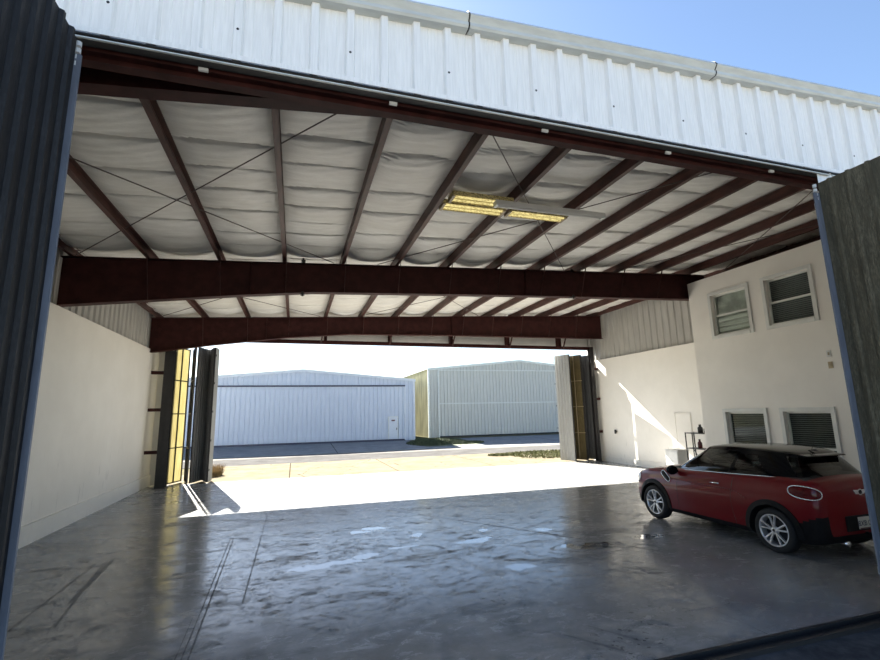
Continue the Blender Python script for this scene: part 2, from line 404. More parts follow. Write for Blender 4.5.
# fascia
def ftop(x): return 5.60 + .05 * x
fx0 = -12.0445
fas = corrugated((fx0, YF), (17, YF), 4.89, lambda d: ftop(fx0 + d), .29783, .085, .045, (0, -1), .16, .004)
fo = fas.build('wall_front', M['fascia'], recalc=False)
S(fo, 'white ribbed sheet metal fascia above the near opening', 'wall')
sc_ = MB()
SCREWS = [(-1.43 + .8935 * i, 5.17) for i in range(-2, 13)]
for x, z in SCREWS:
    sc_.tube((x, YF - .046, z), (x, YF - .0, z), .011, 10)
tag(sc_.build('screw_head', M['black'], fo), 'black screw heads on the ribs', kind='stuff')
mb = MB().box(-12, 17, YF - .05, YF - .042, 4.886, 4.93)
S(mb.build('trim_1', M['fascia']), 'white drip edge along the bottom of the fascia', 'trim')
mb = MB().box(-4.3, 12.3, YF - .04, YF + .09, 4.872, 4.884)
o = mb.build('trim_2', M['darkgap']); S(o, 'black gap strip under the fascia edge', 'trim')
mb = MB().box(-4.3, 12.3, YF - .03, YF - .012, 4.852, 4.862)
S(mb.build('trim_3', M['galv']), 'thin pale rail under the fascia', 'trim')
# verge cap with joints
seg = [-14, -7.5, -4.5, -1.52, 1.45, 4.44, 7.40, 10.4, 13.4, 17]
cap_prof = [(0, -.085, -.02), (0, -.10, .0), (0, -.10, .03), (0, -.075, .035)] + [(0, -.02 - .11 * math.cos(a), .05 + .13 * math.sin(a)) for a in [i * PI / 8 for i in range(1, 8)]] + [(0, .12, .05), (0, .12, -.02)]
for i in range(len(seg) - 1):
    if seg[i] < -8 or seg[i] > 12: continue
    a, b = seg[i] + .006, seg[i + 1] - .006
    mb = MB().extrude(cap_prof, (a, YF, ftop(a)), (b, YF, ftop(b)))
    e = mb.build('metal_flashing', M['galv'], smooth=False)
    j = MB().extrude([(p[0], p[1] * 1.04 - .002, p[2] * 1.04) for p in cap_prof], (b - .003, YF, ftop(b) + .0), (b + .006, YF, ftop(b)))
    j.build('joint_strap', M['black'], e)
    nm = {0: 'rounded pale metal roof edge piece hidden behind the folded left door', 1: 'rounded roof edge piece outside the top left corner',
          }.get(i)
    names = {-7.5: 'pale rounded roof edge cap, piece past the left door leaf', -4.5: 'pale rounded roof edge cap above the folded left door',
             -1.52: 'pale rounded roof edge cap, piece at the top edge of the picture', 1.45: 'pale rounded roof edge cap between the two joints nearest the middle',
             4.44: 'pale rounded roof edge cap above the right half of the opening', 7.40: 'pale rounded roof edge cap above the folded right door',
             10.4: 'pale rounded roof edge cap at the far right end'}
    tag(e, names.get(seg[i], 'pale rounded roof edge cap piece'), 'roof cap', 'roof edge caps')

# ceiling insulation, draped between the purlins
PUR = [-4.25, -2.95, -1.62, -.32, .95, 2.2, 3.47, 4.75, 5.98, 7.2, 8.45, 9.7, 10.95, 12.15]
def mk_ceiling():
    mb = MB()
    Y0, Y1 = YF + .02, 17.5
    NY = 900
    xsx = [XL - .1] + PUR[1:-1] + [XR + .1]
    for b in range(len(xsx) - 1):
        x0, x1 = xsx[b], xsx[b + 1]; rnd = random.Random(b * 13 + 5)
        # crease positions
        cr = [Y0 - .6]; 
        while cr[-1] < Y1 + .6: cr.append(cr[-1] + rnd.uniform(.62, 1.12))
        amp = [rnd.uniform(.55, 1.2) for _ in cr]; NX = 12; base = len(mb.v)
        heavy = 1.35 if b in (4, 5, 6) else .8
        for j in range(NY + 1):
            y = Y0 + (Y1 - Y0) * j / NY
            for i in range(NX + 1):
                u = i / NX; bow = 4 * u * (1 - u)
                yy = y + .20 * bow * heavy * (1 + .25 * math.sin(y * 1.7 + b))
                k = max(q for q in range(len(cr) - 1) if cr[q] <= yy) if yy >= cr[0] else 0
                p = (yy - cr[k]) / (cr[k + 1] - cr[k]); p = min(1, max(0, p))
                # pillow that hangs lowest towards its far seam, then tucks sharply up
                dl = cr[k + 1] - cr[k]; dist = min(p * dl, (1 - p) * dl)
                prof = math.sin(PI * p ** .75) ** .7 if 0 < p < 1 else 0
                sag = bow * (.05 + .075 * heavy * amp[k] * prof)
                sag += bow ** .5 * .03 * heavy * amp[k] * math.exp(-((1 - p) * dl / .05) ** 2)      # lip of the upper piece
                sag -= bow ** .5 * .12 * amp[k] * math.exp(-((p * dl - .014) / .018) ** 2)             # tuck
                for yb in (YM, YB):
                    dd = yb - y
                    if 0 < dd < .55: sag += .055 * bow * math.sin(PI * dd / .55)
                x = x0 + (x1 - x0) * u
                mb.v.append((x, y, roofI(x) + .03 - sag + .004 * math.sin(37 * y + 9 * x) * bow))
        W = NX + 1
        for j in range(NY):
            for i in range(NX):
                a = base + j * W + i; mb.f.append((a, a + W, a + W + 1, a + 1))
    return mb
ce = mk_ceiling().build('ceiling', M['insul'], smooth=True, recalc=False)
S(ce, 'white vinyl insulation sagging in folds between the purlins', 'ceiling')
mb = MB().add([(XL - .2, YF + .03, roofI(XL) + .16), (XR + .2, YF + .03, roofI(XR) + .16), (XR + .2, 17.62, roofI(XR) + .16), (XL - .2, 17.62, roofI(XL) + .16),
               (XL - .2, YF + .03, roofI(XL) + .19), (XR + .2, YF + .03, roofI(XR) + .19), (XR + .2, 17.62, roofI(XR) + .19), (XL - .2, 17.62, roofI(XL) + .19)],
              [(0, 1, 2, 3), (7, 6, 5, 4), (0, 4, 5, 1), (1, 5, 6, 2), (2, 6, 7, 3), (3, 7, 4, 0)])
S(mb.build('roof', M['galv']), 'metal roof sheet over the insulation', 'roof')

# purlins (C sections running front to back)
ordn = ['first', 'second', 'third', 'fourth', 'fifth', 'sixth', 'seventh', 'eighth', 'ninth', 'tenth', 'eleventh', 'twelfth', 'thirteenth', 'fourteenth']
for i, x in enumerate(PUR):
    z = roof(x); s = 1 if i % 2 == 0 else 1
    prof = [(-.035, 0, 0), (.04, 0, 0), (.04, 0, .02), (.034, 0, .02), (.034, 0, .006), (-.029, 0, .006), (-.029, 0, .194), (.034, 0, .194), (.034, 0, .18), (.04, 0, .18), (.04, 0, .2), (-.035, 0, .2)]
    pr = MB().extrude(prof, (x, 3.95, z), (x, 17.48, z)).build('roof_purlin', M['redpurlin'])
    tag(pr, 'red-brown steel roof purlin, the %s one counted from the left wall' % ordn[i], 'purlin', 'red-brown roof purlins', 'thing')

# portal beams
def beam(name, y, pts_bot, label, x0, x1, th=.20, stiff=True, brace=True, top_off=0):
    """pts_bot: list of (x, z) of the underside"""
    root = empty(name, label, 'beam', 'red-brown portal beams', 'thing', (0, 0, 0))
    def zt(x): return roof(x) - .004 - top_off
    def band(off0, off1, w, at_top):
        mb = MB(); pts = [(x0, zt(x0)), (x1, zt(x1))] if at_top else pts_bot
        for (xa, za), (xb, zb) in zip(pts[:-1], pts[1:]):
            vs = [(x, yy, z + o) for x, z in ((xa, za), (xb, zb)) for yy in (y - w / 2, y + w / 2) for o in (off0, off1)]
            mb.add(vs, [(0, 1, 3, 2), (4, 6, 7, 5), (0, 4, 5, 1), (2, 3, 7, 6), (0, 2, 6, 4), (1, 5, 7, 3)])
        return mb
    band(-.014, 0, th, True).build('top_flange', M['redsteel'], root)
    band(0, .014, th, False).build('bottom_flange', M['redsteel'], root)
    mb = MB()
    for (xa, za), (xb, zb) in zip(pts_bot[:-1], pts_bot[1:]):
        vs = [(xa, y - .006, za + .012), (xb, y - .006, zb + .012), (xb, y - .006, zt(xb) - .01), (xa, y - .006, zt(xa) - .01)]
        vs += [(v[0], y + .006, v[2]) for v in vs]
        mb.add(vs, [(0, 1, 2, 3), (7, 6, 5, 4), (0, 4, 5, 1), (1, 5, 6, 2), (2, 6, 7, 3), (3, 7, 4, 0)])
    mb.build('web', M['redsteel'], root)
    def zbot(x):
        for (xa, za), (xb, zb) in zip(pts_bot[:-1], pts_bot[1:]):
            if xa <= x <= xb: return za + (zb - za) * (x - xa) / (xb - xa)
        return pts_bot[-1][1]
    if stiff:
        for x in (-1.0, 5.6):
            MB().box(x - .006, x + .006, y - th / 2 + .01, y + th / 2 - .01, zbot(x) + .014, zt(x) - .014).build('stiffener', M['redsteel'], root)
    if brace:
        for x in PUR[1:-1]:
            if x < x0 + .3 or x > x1 - .7: continue
            MB().prism((x + .045, y - .34, roof(x) + .03), (x + .045, y - .05, zbot(x) + .03), .04, .008, (1, 0, 0)).build('flange_brace', M['redpurlin'], root)
    return root
beam('portal_beam', YM, [(XL - .05, 4.27), (-4.0, 4.32), (-1.1, 4.66), (.3, 4.80), (4.9, 4.99), (11.6, 5.23)],
     'deep dark red-brown steel portal beam across the middle of the hangar', XL - .05, 11.6)
beam('portal_beam', YB, [(XL - .05, 4.15), (-4.1, 4.18), (-2.7, 4.41), (-.3, 4.73), (1.8, 4.91), (5.8, 4.98), (12.3, 5.04)],
     'deep red-brown steel portal beam just inside the far opening', XL - .05, 12.3)
beam('portal_beam', 4.30, [(XL, 4.66), (2.0, 5.30), (12.3, 5.76)], 'shallow red-brown beam just inside the near opening', XL, 12.3, .16, False, False)

# small dark clamps on the beams
for (x, y, z, l) in ((.08, YM - .12, 5.50, 'small black clamp on top of the middle beam, left of centre'), (.08, YM - .12, 4.74, 'small black clamp hanging under the middle beam, left of centre'),
                     (6.95, YM - .12, 5.78, 'small black clamp on top of the middle beam, right of centre'), (6.95, YM - .12, 5.05, 'small black clamp under the middle beam, right of centre')):
    mb = MB().tube((x, y, z - .05), (x, y, z + .06), .022, 8); mb.box(x - .045, x + .045, y - .03, y + .12, z - .012, z + .012)
    tag(mb.build('beam_clamp', M['black']), l, 'clamp', 'beam clamps')

# columns
def column(x, y, ztop, label, w=.28, d=.22):
    root = empty('steel_column', label, 'column', None, 'thing', (0, 0, 0))
    MB().box(x - w / 2, x + w / 2, y - d / 2, y - d / 2 + .014, 0, ztop).build('flange', M['blacksteel'], root)
    MB().box(x - w / 2, x + w / 2, y + d / 2 - .014, y + d / 2, 0, ztop).build('flange', M['blacksteel'], root)
    MB().box(x - .006, x + .006, y - d / 2, y + d / 2, 0, ztop).build('web', M['blacksteel'], root)
    mb = MB().box(x - w / 2 - .04, x + w / 2 + .04, y - d / 2 - .04, y + d / 2 + .04, 0, .02)
    mb.build('base_plate', M['blacksteel'], root); return root
column(-3.87, 16.75, 4.24, 'black steel column beside the yellow door leaf at the far left corner')
column(12.08, 17.0, 4.70, 'dark steel column beside the folded doors at the far right corner', .17, .16)
# girt brackets beside the far columns
for z, n in ((3.55, 'topmost'), (2.38, 'middle'), (1.08, 'lowest')):
    tag(MB().box(XL, -4.0, 16.72, 16.86, z - .05, z + .05).build('girt_bracket', M['redsteel']), 'red-brown girt stub beside the far left column, %s of three' % n, 'bracket', 'girt stubs by the far left column')
for z, n in ((3.82, 'topmost'), (2.55, 'middle'), (1.2, 'lowest')):
    tag(MB().box(12.16, XR, 16.93, 17.05, z - .05, z + .05).build('girt_bracket', M['redsteel']), 'red-brown girt stub beside the far right column, %s of three' % n, 'bracket', 'girt stubs by the far right column')

# headers
hd = empty('door_header', 'dark red-brown steel header over the far opening', 'header')
MB().box(-4.0, 12.3, 17.1, 17.3, 4.66, 4.78).build('header_rail', M['redsteel'], hd)
for x in (-1.5, 1.0, 3.4, 5.87, 8.33, 10.75):
    MB().box(x - .05, x + .05, 17.2, 17.49, 4.76, roofI(x) - .05).build('post', M['redsteel'], hd)
for x in (.95, 3.47, 5.98, 8.45, 10.95):
    tag(MB().prism((x, YB + .15, roof(x) + .04), (x - .12, 17.12, 4.68), .04, .04).build('diagonal_brace', M['redpurlin']),
        'slanting steel brace from purlin to far header, %s one from the left' % ordn[int((x - .9) / 2.4 + .01)], 'brace', 'braces behind the far beam')
hn = empty('door_header', 'red-brown channel header with pale clips under the near fascia', 'header')
mb = MB().box(XL, 12.3, 3.72, 3.80, 4.862, 5.06); mb.box(XL, 12.3, 3.78, 3.87, 4.822, 5.05)
mb.box(XL, 12.3, 3.71, 3.722, 4.856, 4.90)
mb.build('header_rail', M['redsteel'], hn)
for x in (-.79, .76, 2.30, 3.82, 5.34):
    MB().box(x - .035, x + .035, 3.69, 3.712, 4.845, 4.87).build('clip', M['clip'], hn)
tr = empty('door_track', 'black steel double door rail set across the floor at the near opening', 'rail')
mb = MB().box(-8, 15, 3.44, 3.475, -.05, .02); mb.box(-8, 15, 3.585, 3.62, -.05, .02)
mb.build('rail', M['darkgap'], tr)
MB().box(-8, 15, 3.475, 3.585, -.06, -.02).build('groove', M['darkgap'], tr)

# bracing rods under the roof
def rod(a, b, label):
    za = roof(a[0]) + .02; zb = roof(b[0]) + .02
    tag(MB().tube((a[0], a[1], za), (b[0], b[1], zb), .009, 6).build('brace_rod', M['rod']), label, 'rod', 'crossed roof bracing rods')
rod((-4.2, 4.9), (.75, 10.38), 'thin near-bay roof rod running from the left wall towards the middle beam')
rod((.47, 4.75), (-4.2, 10.38), 'thin steel roof rod in the near bay crossing above the left purlins')
rod((2.15, 4.75), (6.75, 10.38), 'thin near-bay roof rod passing the gold lights towards the middle beam')
rod((6.6, 4.75), (1.75, 10.38), 'thin steel roof rod in the near bay slanting behind the grey light')
rod((-4.2, 10.5), (.75, 16.4), 'thin steel roof rod in the far bay starting at the left wall')
rod((.75, 10.5), (-4.2, 16.4), 'thin steel roof rod in the far bay ending at the left wall')
rod((2.1, 10.5), (6.7, 16.4), 'thin steel roof rod in the far bay starting near the far light')
rod((6.7, 10.5), (2.1, 16.4), 'thin steel roof rod in the far bay ending near the roof middle')
rod((8.3, 4.75), (12.1, 10.38), 'thin steel roof rod in the near bay above the office')
rod((12.1, 4.75), (8.3, 10.38), 'thin steel roof rod in the near bay crossing above the office')

# lights
def lightfix(x0, x1, y, z, w, gold, label):
    root = empty('ceiling_light', label, 'ceiling light', None, None, (0, 0, 0))
    h = .07
    mb = MB().box(x0, x1, y - w / 2, y + w / 2, z + .02, z + h)
    for s_ in (-1, 1):
        mb.prism((x0, y + s_ * w / 2, z + .02), (x1, y + s_ * w / 2, z + .02), .012, .05)
    mb.build('housing', M['gold'] if gold else M['whitetrim'], root)
    for k in (-1, 1) if gold else (0,):
        MB().tube((x0 + .03, y + k * w * .22, z + .0), (x1 - .03, y + k * w * .22, z + .0), -0 + (.020 if gold else .028), 10).build('tube', M['lit'] if gold else M['whitetrim'], root)
    for x in (x0 + .02, x1 - .02):
        MB().box(x - .02, x + .02, y - w / 2, y + w / 2, z - .025, z + .03).build('end_cap', M['tan'] if gold else M['galv'], root)
def rz(x): return roof(x)
lightfix(2.3, 3.36, 6.62, 5.52, .26, True, 'gold crinkled strip light in the near bay, the one nearest the doorway')
lightfix(2.26, 3.40, 7.0, 5.55, .26, True, 'gold crinkled strip light in the near bay beside the purlin left of it')
lightfix(3.52, 4.68, 7.08, 5.60, .24, True, 'gold crinkled strip light in the near bay between the two purlins above the grey light')
lightfix(3.02, 5.1, 6.50, 5.43, .12, False, 'long grey unlit strip light below the near purlins')
lightfix(2.3, 3.4, 12.45, 5.54, .2, True, 'gold crinkled strip light seen just under the middle beam')
lightfix(3.0, 5.1, 12.25, 5.43, .12, False, 'long grey unlit strip light seen just under the middle beam')

# ------------------------------------------------------------------ door leaves
def leaf(a, b, z1, sheet, label, group, edge='blacksteel', pitch=.145, side=1, tabs=False, frame=True, backing=None, plain=False, edgew=.05):
    """hinged door leaf standing from a to b (x,y). side=+1: sheet on the left of a->b"""
    ax, ay = a; bx, by = b; L = math.hypot(bx - ax, by - ay); dx, dy = (bx - ax) / L, (by - ay) / L
    nx, ny = (-dy * side, dx * side)
    root = empty('door_leaf', label, 'door leaf', group, 'thing', (ax, ay, 0))
    def P(s, n, z): return (dx * s + nx * n, dy * s + ny * n, z)
    z0 = .035
    if plain: mb = MB().add([P(.0, .02, z0), P(L, .02, z0), P(L, .02, z1), P(.0, .02, z1), P(0, .028, z0), P(L, .028, z0), P(L, .028, z1), P(0, .028, z1)],
                            [(0, 1, 2, 3), (7, 6, 5, 4), (0, 4, 5, 1), (1, 5, 6, 2), (2, 6, 7, 3), (3, 7, 4, 0)])
    else:
        mb = corrugated((nx * .02, ny * .02), (dx * L + nx * .02, dy * L + ny * .02), z0, z1, pitch, .055, .024, (nx, ny), .25)
    mb.build('sheet', M[sheet], root, recalc=plain)
    fr = MB()
    for s in (0.02, L * .5, L - .02): fr.prism(P(s, 0, z0), P(s, 0, z1), .035, .035, (dx, dy, 0))
    nr = 4
    for k in range(nr + 1):
        z = z0 + .02 + (z1 - z0 - .04) * k / nr; fr.prism(P(0, 0, z), P(L, 0, z), .035, .035)
    fr.build('frame', M[edge if edge != 'bluepost' else 'blacksteel'], root)
    if backing:
        bb = MB().add([P(.03, -.022, z0), P(L - .03, -.022, z0), P(L - .03, -.022, z1), P(.03, -.022, z1), P(.03, -.026, z0), P(L - .03, -.026, z0), P(L - .03, -.026, z1), P(.03, -.026, z1)],
                      [(0, 1, 2, 3), (7, 6, 5, 4), (0, 4, 5, 1), (1, 5, 6, 2), (2, 6, 7, 3), (3, 7, 4, 0)])
        bb.build('backing', M[backing], root)
        rr = MB()
        for k in range(1, nr):
            z = z0 + .02 + (z1 - z0 - .04) * k / nr; rr.prism(P(0, -.035, z), P(L, -.035, z), .03, .03)
        rr.prism(P(L * .5, -.035, z0), P(L * .5, -.035, z1), .03, .03, (dx, dy, 0))
        rr.build('rail', M['tan'], root)
    if edge == 'bluepost':
        MB().prism(P(-.012, edgew / 2 + .012, z0), P(-.012, edgew / 2 + .012, z1 - .12), edgew, .02, (dx, dy, 0)).build('edge_plate', M['bluepost'], root)
    for k in range(5):
        z = z0 + .35 + (z1 - .7) * k / 4
        MB().tube(P(-.03, edgew * .8, z), P(-.03, edgew * .8, z + .07), .012, 8).build('hinge', M['clip'] if tabs else M['blacksteel'], root)
    if tabs:
        for k in range(4):
            z = z1 - .03 - .055 * k
            MB().tube(P(-.02, edgew * .6, z - .018), P(-.02, edgew * .6, z + .018), .02, 8).build('roller', M['clip'], root)
    return root
# near left stack: first leaf is what we see
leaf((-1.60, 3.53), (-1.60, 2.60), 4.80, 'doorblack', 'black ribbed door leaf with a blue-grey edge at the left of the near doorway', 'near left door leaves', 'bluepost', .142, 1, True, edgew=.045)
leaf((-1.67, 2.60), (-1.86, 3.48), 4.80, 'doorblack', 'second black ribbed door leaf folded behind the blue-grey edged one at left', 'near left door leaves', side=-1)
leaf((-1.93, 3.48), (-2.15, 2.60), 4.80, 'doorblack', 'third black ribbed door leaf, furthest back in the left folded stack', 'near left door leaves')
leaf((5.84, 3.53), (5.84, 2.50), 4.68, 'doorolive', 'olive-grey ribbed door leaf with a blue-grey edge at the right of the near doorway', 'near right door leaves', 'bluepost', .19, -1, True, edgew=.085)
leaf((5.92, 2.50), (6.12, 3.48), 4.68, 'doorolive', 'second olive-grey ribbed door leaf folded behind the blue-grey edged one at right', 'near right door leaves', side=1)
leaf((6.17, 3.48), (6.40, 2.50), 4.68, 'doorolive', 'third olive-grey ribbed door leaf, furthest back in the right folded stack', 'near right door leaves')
# far left accordion
g_ = 'far left folded door leaves'
leaf((-3.86, 17.20), (-3.56, 18.04), 4.47, 'fibre', 'yellow translucent door leaf in a dark frame by the far left column', g_, side=1, plain=True)
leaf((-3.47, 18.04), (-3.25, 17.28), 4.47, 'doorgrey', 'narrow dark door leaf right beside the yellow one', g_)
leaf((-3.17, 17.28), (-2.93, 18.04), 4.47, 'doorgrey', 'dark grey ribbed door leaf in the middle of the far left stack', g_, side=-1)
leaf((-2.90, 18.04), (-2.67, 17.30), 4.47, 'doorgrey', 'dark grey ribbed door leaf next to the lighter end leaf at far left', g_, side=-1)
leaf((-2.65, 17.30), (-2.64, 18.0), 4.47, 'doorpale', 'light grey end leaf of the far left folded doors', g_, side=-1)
g_ = 'far right folded door leaves'
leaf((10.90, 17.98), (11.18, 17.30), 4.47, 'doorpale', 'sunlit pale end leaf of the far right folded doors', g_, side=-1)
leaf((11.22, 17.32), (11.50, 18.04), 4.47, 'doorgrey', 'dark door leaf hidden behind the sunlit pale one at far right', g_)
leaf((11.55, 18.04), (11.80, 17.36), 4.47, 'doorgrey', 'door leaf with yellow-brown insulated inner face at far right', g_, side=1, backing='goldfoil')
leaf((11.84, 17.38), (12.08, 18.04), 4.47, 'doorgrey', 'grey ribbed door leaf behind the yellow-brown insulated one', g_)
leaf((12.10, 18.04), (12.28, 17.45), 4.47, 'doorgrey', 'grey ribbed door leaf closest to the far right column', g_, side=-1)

# ------------------------------------------------------------------ office block with windows
OX, OY0, OY1, OZ = 10.80, 3.9, 10.33, 5.64
W = [(8.56, 9.60, 3.99, 5.10), (7.04, 8.06, 3.99, 5.10), (8.53, 9.57, .42, 1.97), (7.04, 8.05, .42, 1.97)]
def holed(ys, zs, holes, x0, x1):
    mb = MB()
    for i in range(len(ys) - 1):
        for j in range(len(zs) - 1):
            yc, zc = (ys[i] + ys[i + 1]) / 2, (zs[j] + zs[j + 1]) / 2
            if any(h[0] < yc < h[1] and h[2] < zc < h[3] for h in holes): continue
            mb.box(x0, x1, ys[i], ys[i + 1], zs[j], zs[j + 1])
    return mb
ys = sorted(set([OY0, OY1] + [v for h in W for v in h[:2]])); zs = sorted(set([0, OZ] + [v for h in W for v in h[2:]]))
S(holed(ys, zs, W, OX, OX + .14).build('wall_office', M['cream']), 'tall cream office wall with four windows behind the car', 'wall')
S(MB().box(OX + .14, XR, OY1 - .14, OY1, 0, OZ).build('wall_office_end', M['cream']), 'cream end wall of the office block', 'wall')
S(MB().box(OX + .14, XR, OY0, OY1 - .14, OZ - .12, OZ).build('ceiling_office', M['cream']), 'flat top of the office block', 'ceiling')
S(MB().box(OX + .14, XR, OY0, OY0 + .1, 0, OZ - .12).build('wall_office_front', M['cream']), 'front end of the office block', 'wall')
def window(i, h, kind, label):
    y0, y1, z0, z1 = h; root = empty('window_%d' % i, label, 'window', None, 'structure')
    x = OX; c = .085
    mb = MB().box(x - .035, x, y0 - c, y0, z0 - c, z1 + c); mb.box(x - .035, x, y1, y1 + c, z0 - c, z1 + c)
    mb.box(x - .035, x, y0, y1, z1, z1 + c); mb.box(x - .045, x, y0, y1, z0 - c, z0)
    mb.build('window_frame', M['whitetrim'], root, bevel=.004)
    zm = z0 + (z1 - z0) * .48; sw = .045
    def sash(za, zb, xx):
        m = MB().box(xx, xx + .03, y0, y0 + sw, za, zb); m.box(xx, xx + .03, y1 - sw, y1, za, zb)
        m.box(xx, xx + .03, y0 + sw, y1 - sw, za, za + sw); m.box(xx, xx + .03, y0 + sw, y1 - sw, zb - sw, zb); return m
    s2 = sash(zm - .02, z1, x + .075).build('sash', M['whitetrim'], root)
    s1 = sash(z0, zm + .03, x + .045).build('sash', M['whitetrim'], root)
    MB().box(x + .088, x + .092, y0 + sw, y1 - sw, zm, z1 - sw).build('pane', M['winglass'], s2)
    MB().box(x + .058, x + .062, y0 + sw, y1 - sw, z0 + sw, zm).build('pane', M['winglass'], s1)
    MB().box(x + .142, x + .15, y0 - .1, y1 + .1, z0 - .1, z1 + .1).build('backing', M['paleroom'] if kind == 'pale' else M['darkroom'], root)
    if kind == 'blind':
        b = MB(); n = int((z1 - z0) / .045)
        for k in range(n):
            z = z1 - .03 - k * .045
            b.add([(x + .110, y0 + .01, z), (x + .110, y1 - .01, z), (x + .132, y1 - .01, z - .024), (x + .132, y0 + .01, z - .024)], [(0, 1, 2, 3)])
            b.add([(x + .110, y0 + .01, z - .002), (x + .110, y1 - .01, z - .002), (x + .132, y1 - .01, z - .026), (x + .132, y0 + .01, z - .026)], [(3, 2, 1, 0)])
        b.box(x + .105, x + .135, y0 + .01, y1 - .01, z1 - .03, z1)
        b.build('blind', M['blind'], root, recalc=False)
    else:
        b = MB()
        for k in range(3): b.box(x + .1, x + .135, y0 + .05, y1 - .05, z0 + .1 + k * .14, z0 + .2 + k * .14)
        b.build('folded_shade', M['whitetrim'], root, bevel=.02)
    return root
window(1, W[0], 'pale', 'upper office window with a pale half folded shade')
window(2, W[1], 'blind', 'upper office window with dark slatted blinds')
window(3, W[2], 'blind', 'lower office window with dark blinds nearer the shelf')
window(4, W[3], 'blind', 'lower office window with dark blinds behind the rear of the car')
# switches
for (z, l) in ((3.17, 'small beige switch plate on the office wall, upper of two'), (2.93, 'small beige switch plate on the office wall, lower of two')):
    r = empty('wall_switch', l, 'switch', 'beige switches on the office wall')
    y = 6.9
    MB().box(OX - .012, OX, y - .045, y + .045, z - .07, z + .07).build('plate', M['tan'] if z < 3 else M['whitetrim'], r, bevel=.003)
    MB().box(OX - .022, OX - .012, y - .015, y + .015, z - .03, z + .03).build('toggle', M['tan'], r)

# right wall details
r = empty('wall_latch', 'small dark latch on the cream right wall', 'latch')
MB().tube((XR - .07, 16.04, 1.21), (XR, 16.04, 1.21), .018, 10).build('stem', M['black'], r)
MB().box(XR - .085, XR - .06, 15.99, 16.09, 1.14, 1.3).build('lever', M['black'], r, bevel=.008)
r = empty('access_panel', 'flat cream access panel on the right wall beside the office', 'panel')
MB().box(XR - .012, XR, 12.30, 12.92, 1.0, 1.92).build('panel', M['cream'], r)
mb = MB(); 
for a, b in (((12.28, .98), (12.94, .98)), ((12.28, 1.94), (12.94, 1.94)), ((12.28, .98), (12.28, 1.94)), ((12.94, .98), (12.94, 1.94))):
    mb.prism((XR - .010, a[0], a[1]), (XR - .010, b[0], b[1]), .016, .016)
mb.build('panel_frame', M['cream'], r)

# cabinet
cb = empty('low_cabinet', 'low white cabinet by the right wall between the shelf and the sunlit patch', 'cabinet', None, None, (11.63, 12.27, 0))
MB().box(-.22, .22, -.25, .25, .06, .78).build('body', M['whitebox'], cb, bevel=.008)
MB().box(-.24, .24, -.27, .27, .78, .81).build('top', M['whitebox'], cb, bevel=.005)
d = MB().box(-.236, -.22, -.24, .24, .08, .76).build('door', M['whitebox'], cb, bevel=.004)
MB().box(-.25, -.236, -.06, .06, .46, .475).build('handle', M['galv'], d)
MB().box(-.2, .2, -.23, .23, 0, .06).build('plinth', M['black'], cb)

# shelf
sx0, sx1, sy0, sy1 = 11.20, 11.52, 10.62, 11.42
sh = empty('metal_shelf', 'open black metal shelf unit between the cabinet and the office corner', 'shelf')
zz = [.25, .92, 1.36]
for x in (sx0, sx1):
    for y in (sy0, sy1):
        MB().box(x - .012, x + .012, y - .012, y + .012, 0, 1.38).build('leg', M['black'], sh)
for z in zz: MB().box(sx0 - .012, sx1 + .012, sy0 - .012, sy1 + .012, z - .012, z + .012).build('shelf_board', M['black'], sh)
MB().box(sx0 - .01, sx0 + .01, 11.16, 11.18, 0, 1.36).build('upright', M['black'], sh)
MB().prism((sx0, sy0 + .1, .28), (sx0, 11.16, .9), .015, .015).build('cross_brace', M['black'], sh)
def bottle(name, x, y, z, r, h, mat, label, cat):
    rt = empty(name, label, cat, None, None, (x, y, z))
    MB().lathe([(0, 0), (0, r), (h * .62, r), (h * .78, r * .45), (h * .9, r * .4)], 16, axis='z').build('body', M[mat], rt, smooth=True)
    MB().tube((0, 0, h * .88), (0, 0, h), r * .5, 12).build('cap', M['black'], rt)
bottle('bottle', 11.34, 10.99, 1.372, .07, .24, 'black', 'black bottle standing on top of the black metal shelf', 'bottle')
bottle('bottle', 11.30, 11.02, .932, .06, .26, 'redbottle', 'dark red bottle on the middle board of the black metal shelf', 'bottle')
tag(MB().box(11.36, 11.50, 10.76, 10.90, 1.372, 1.50).build('storage_tin', M['black'], bevel=.01), 'black tin on top of the black metal shelf behind the bottle', 'tin')

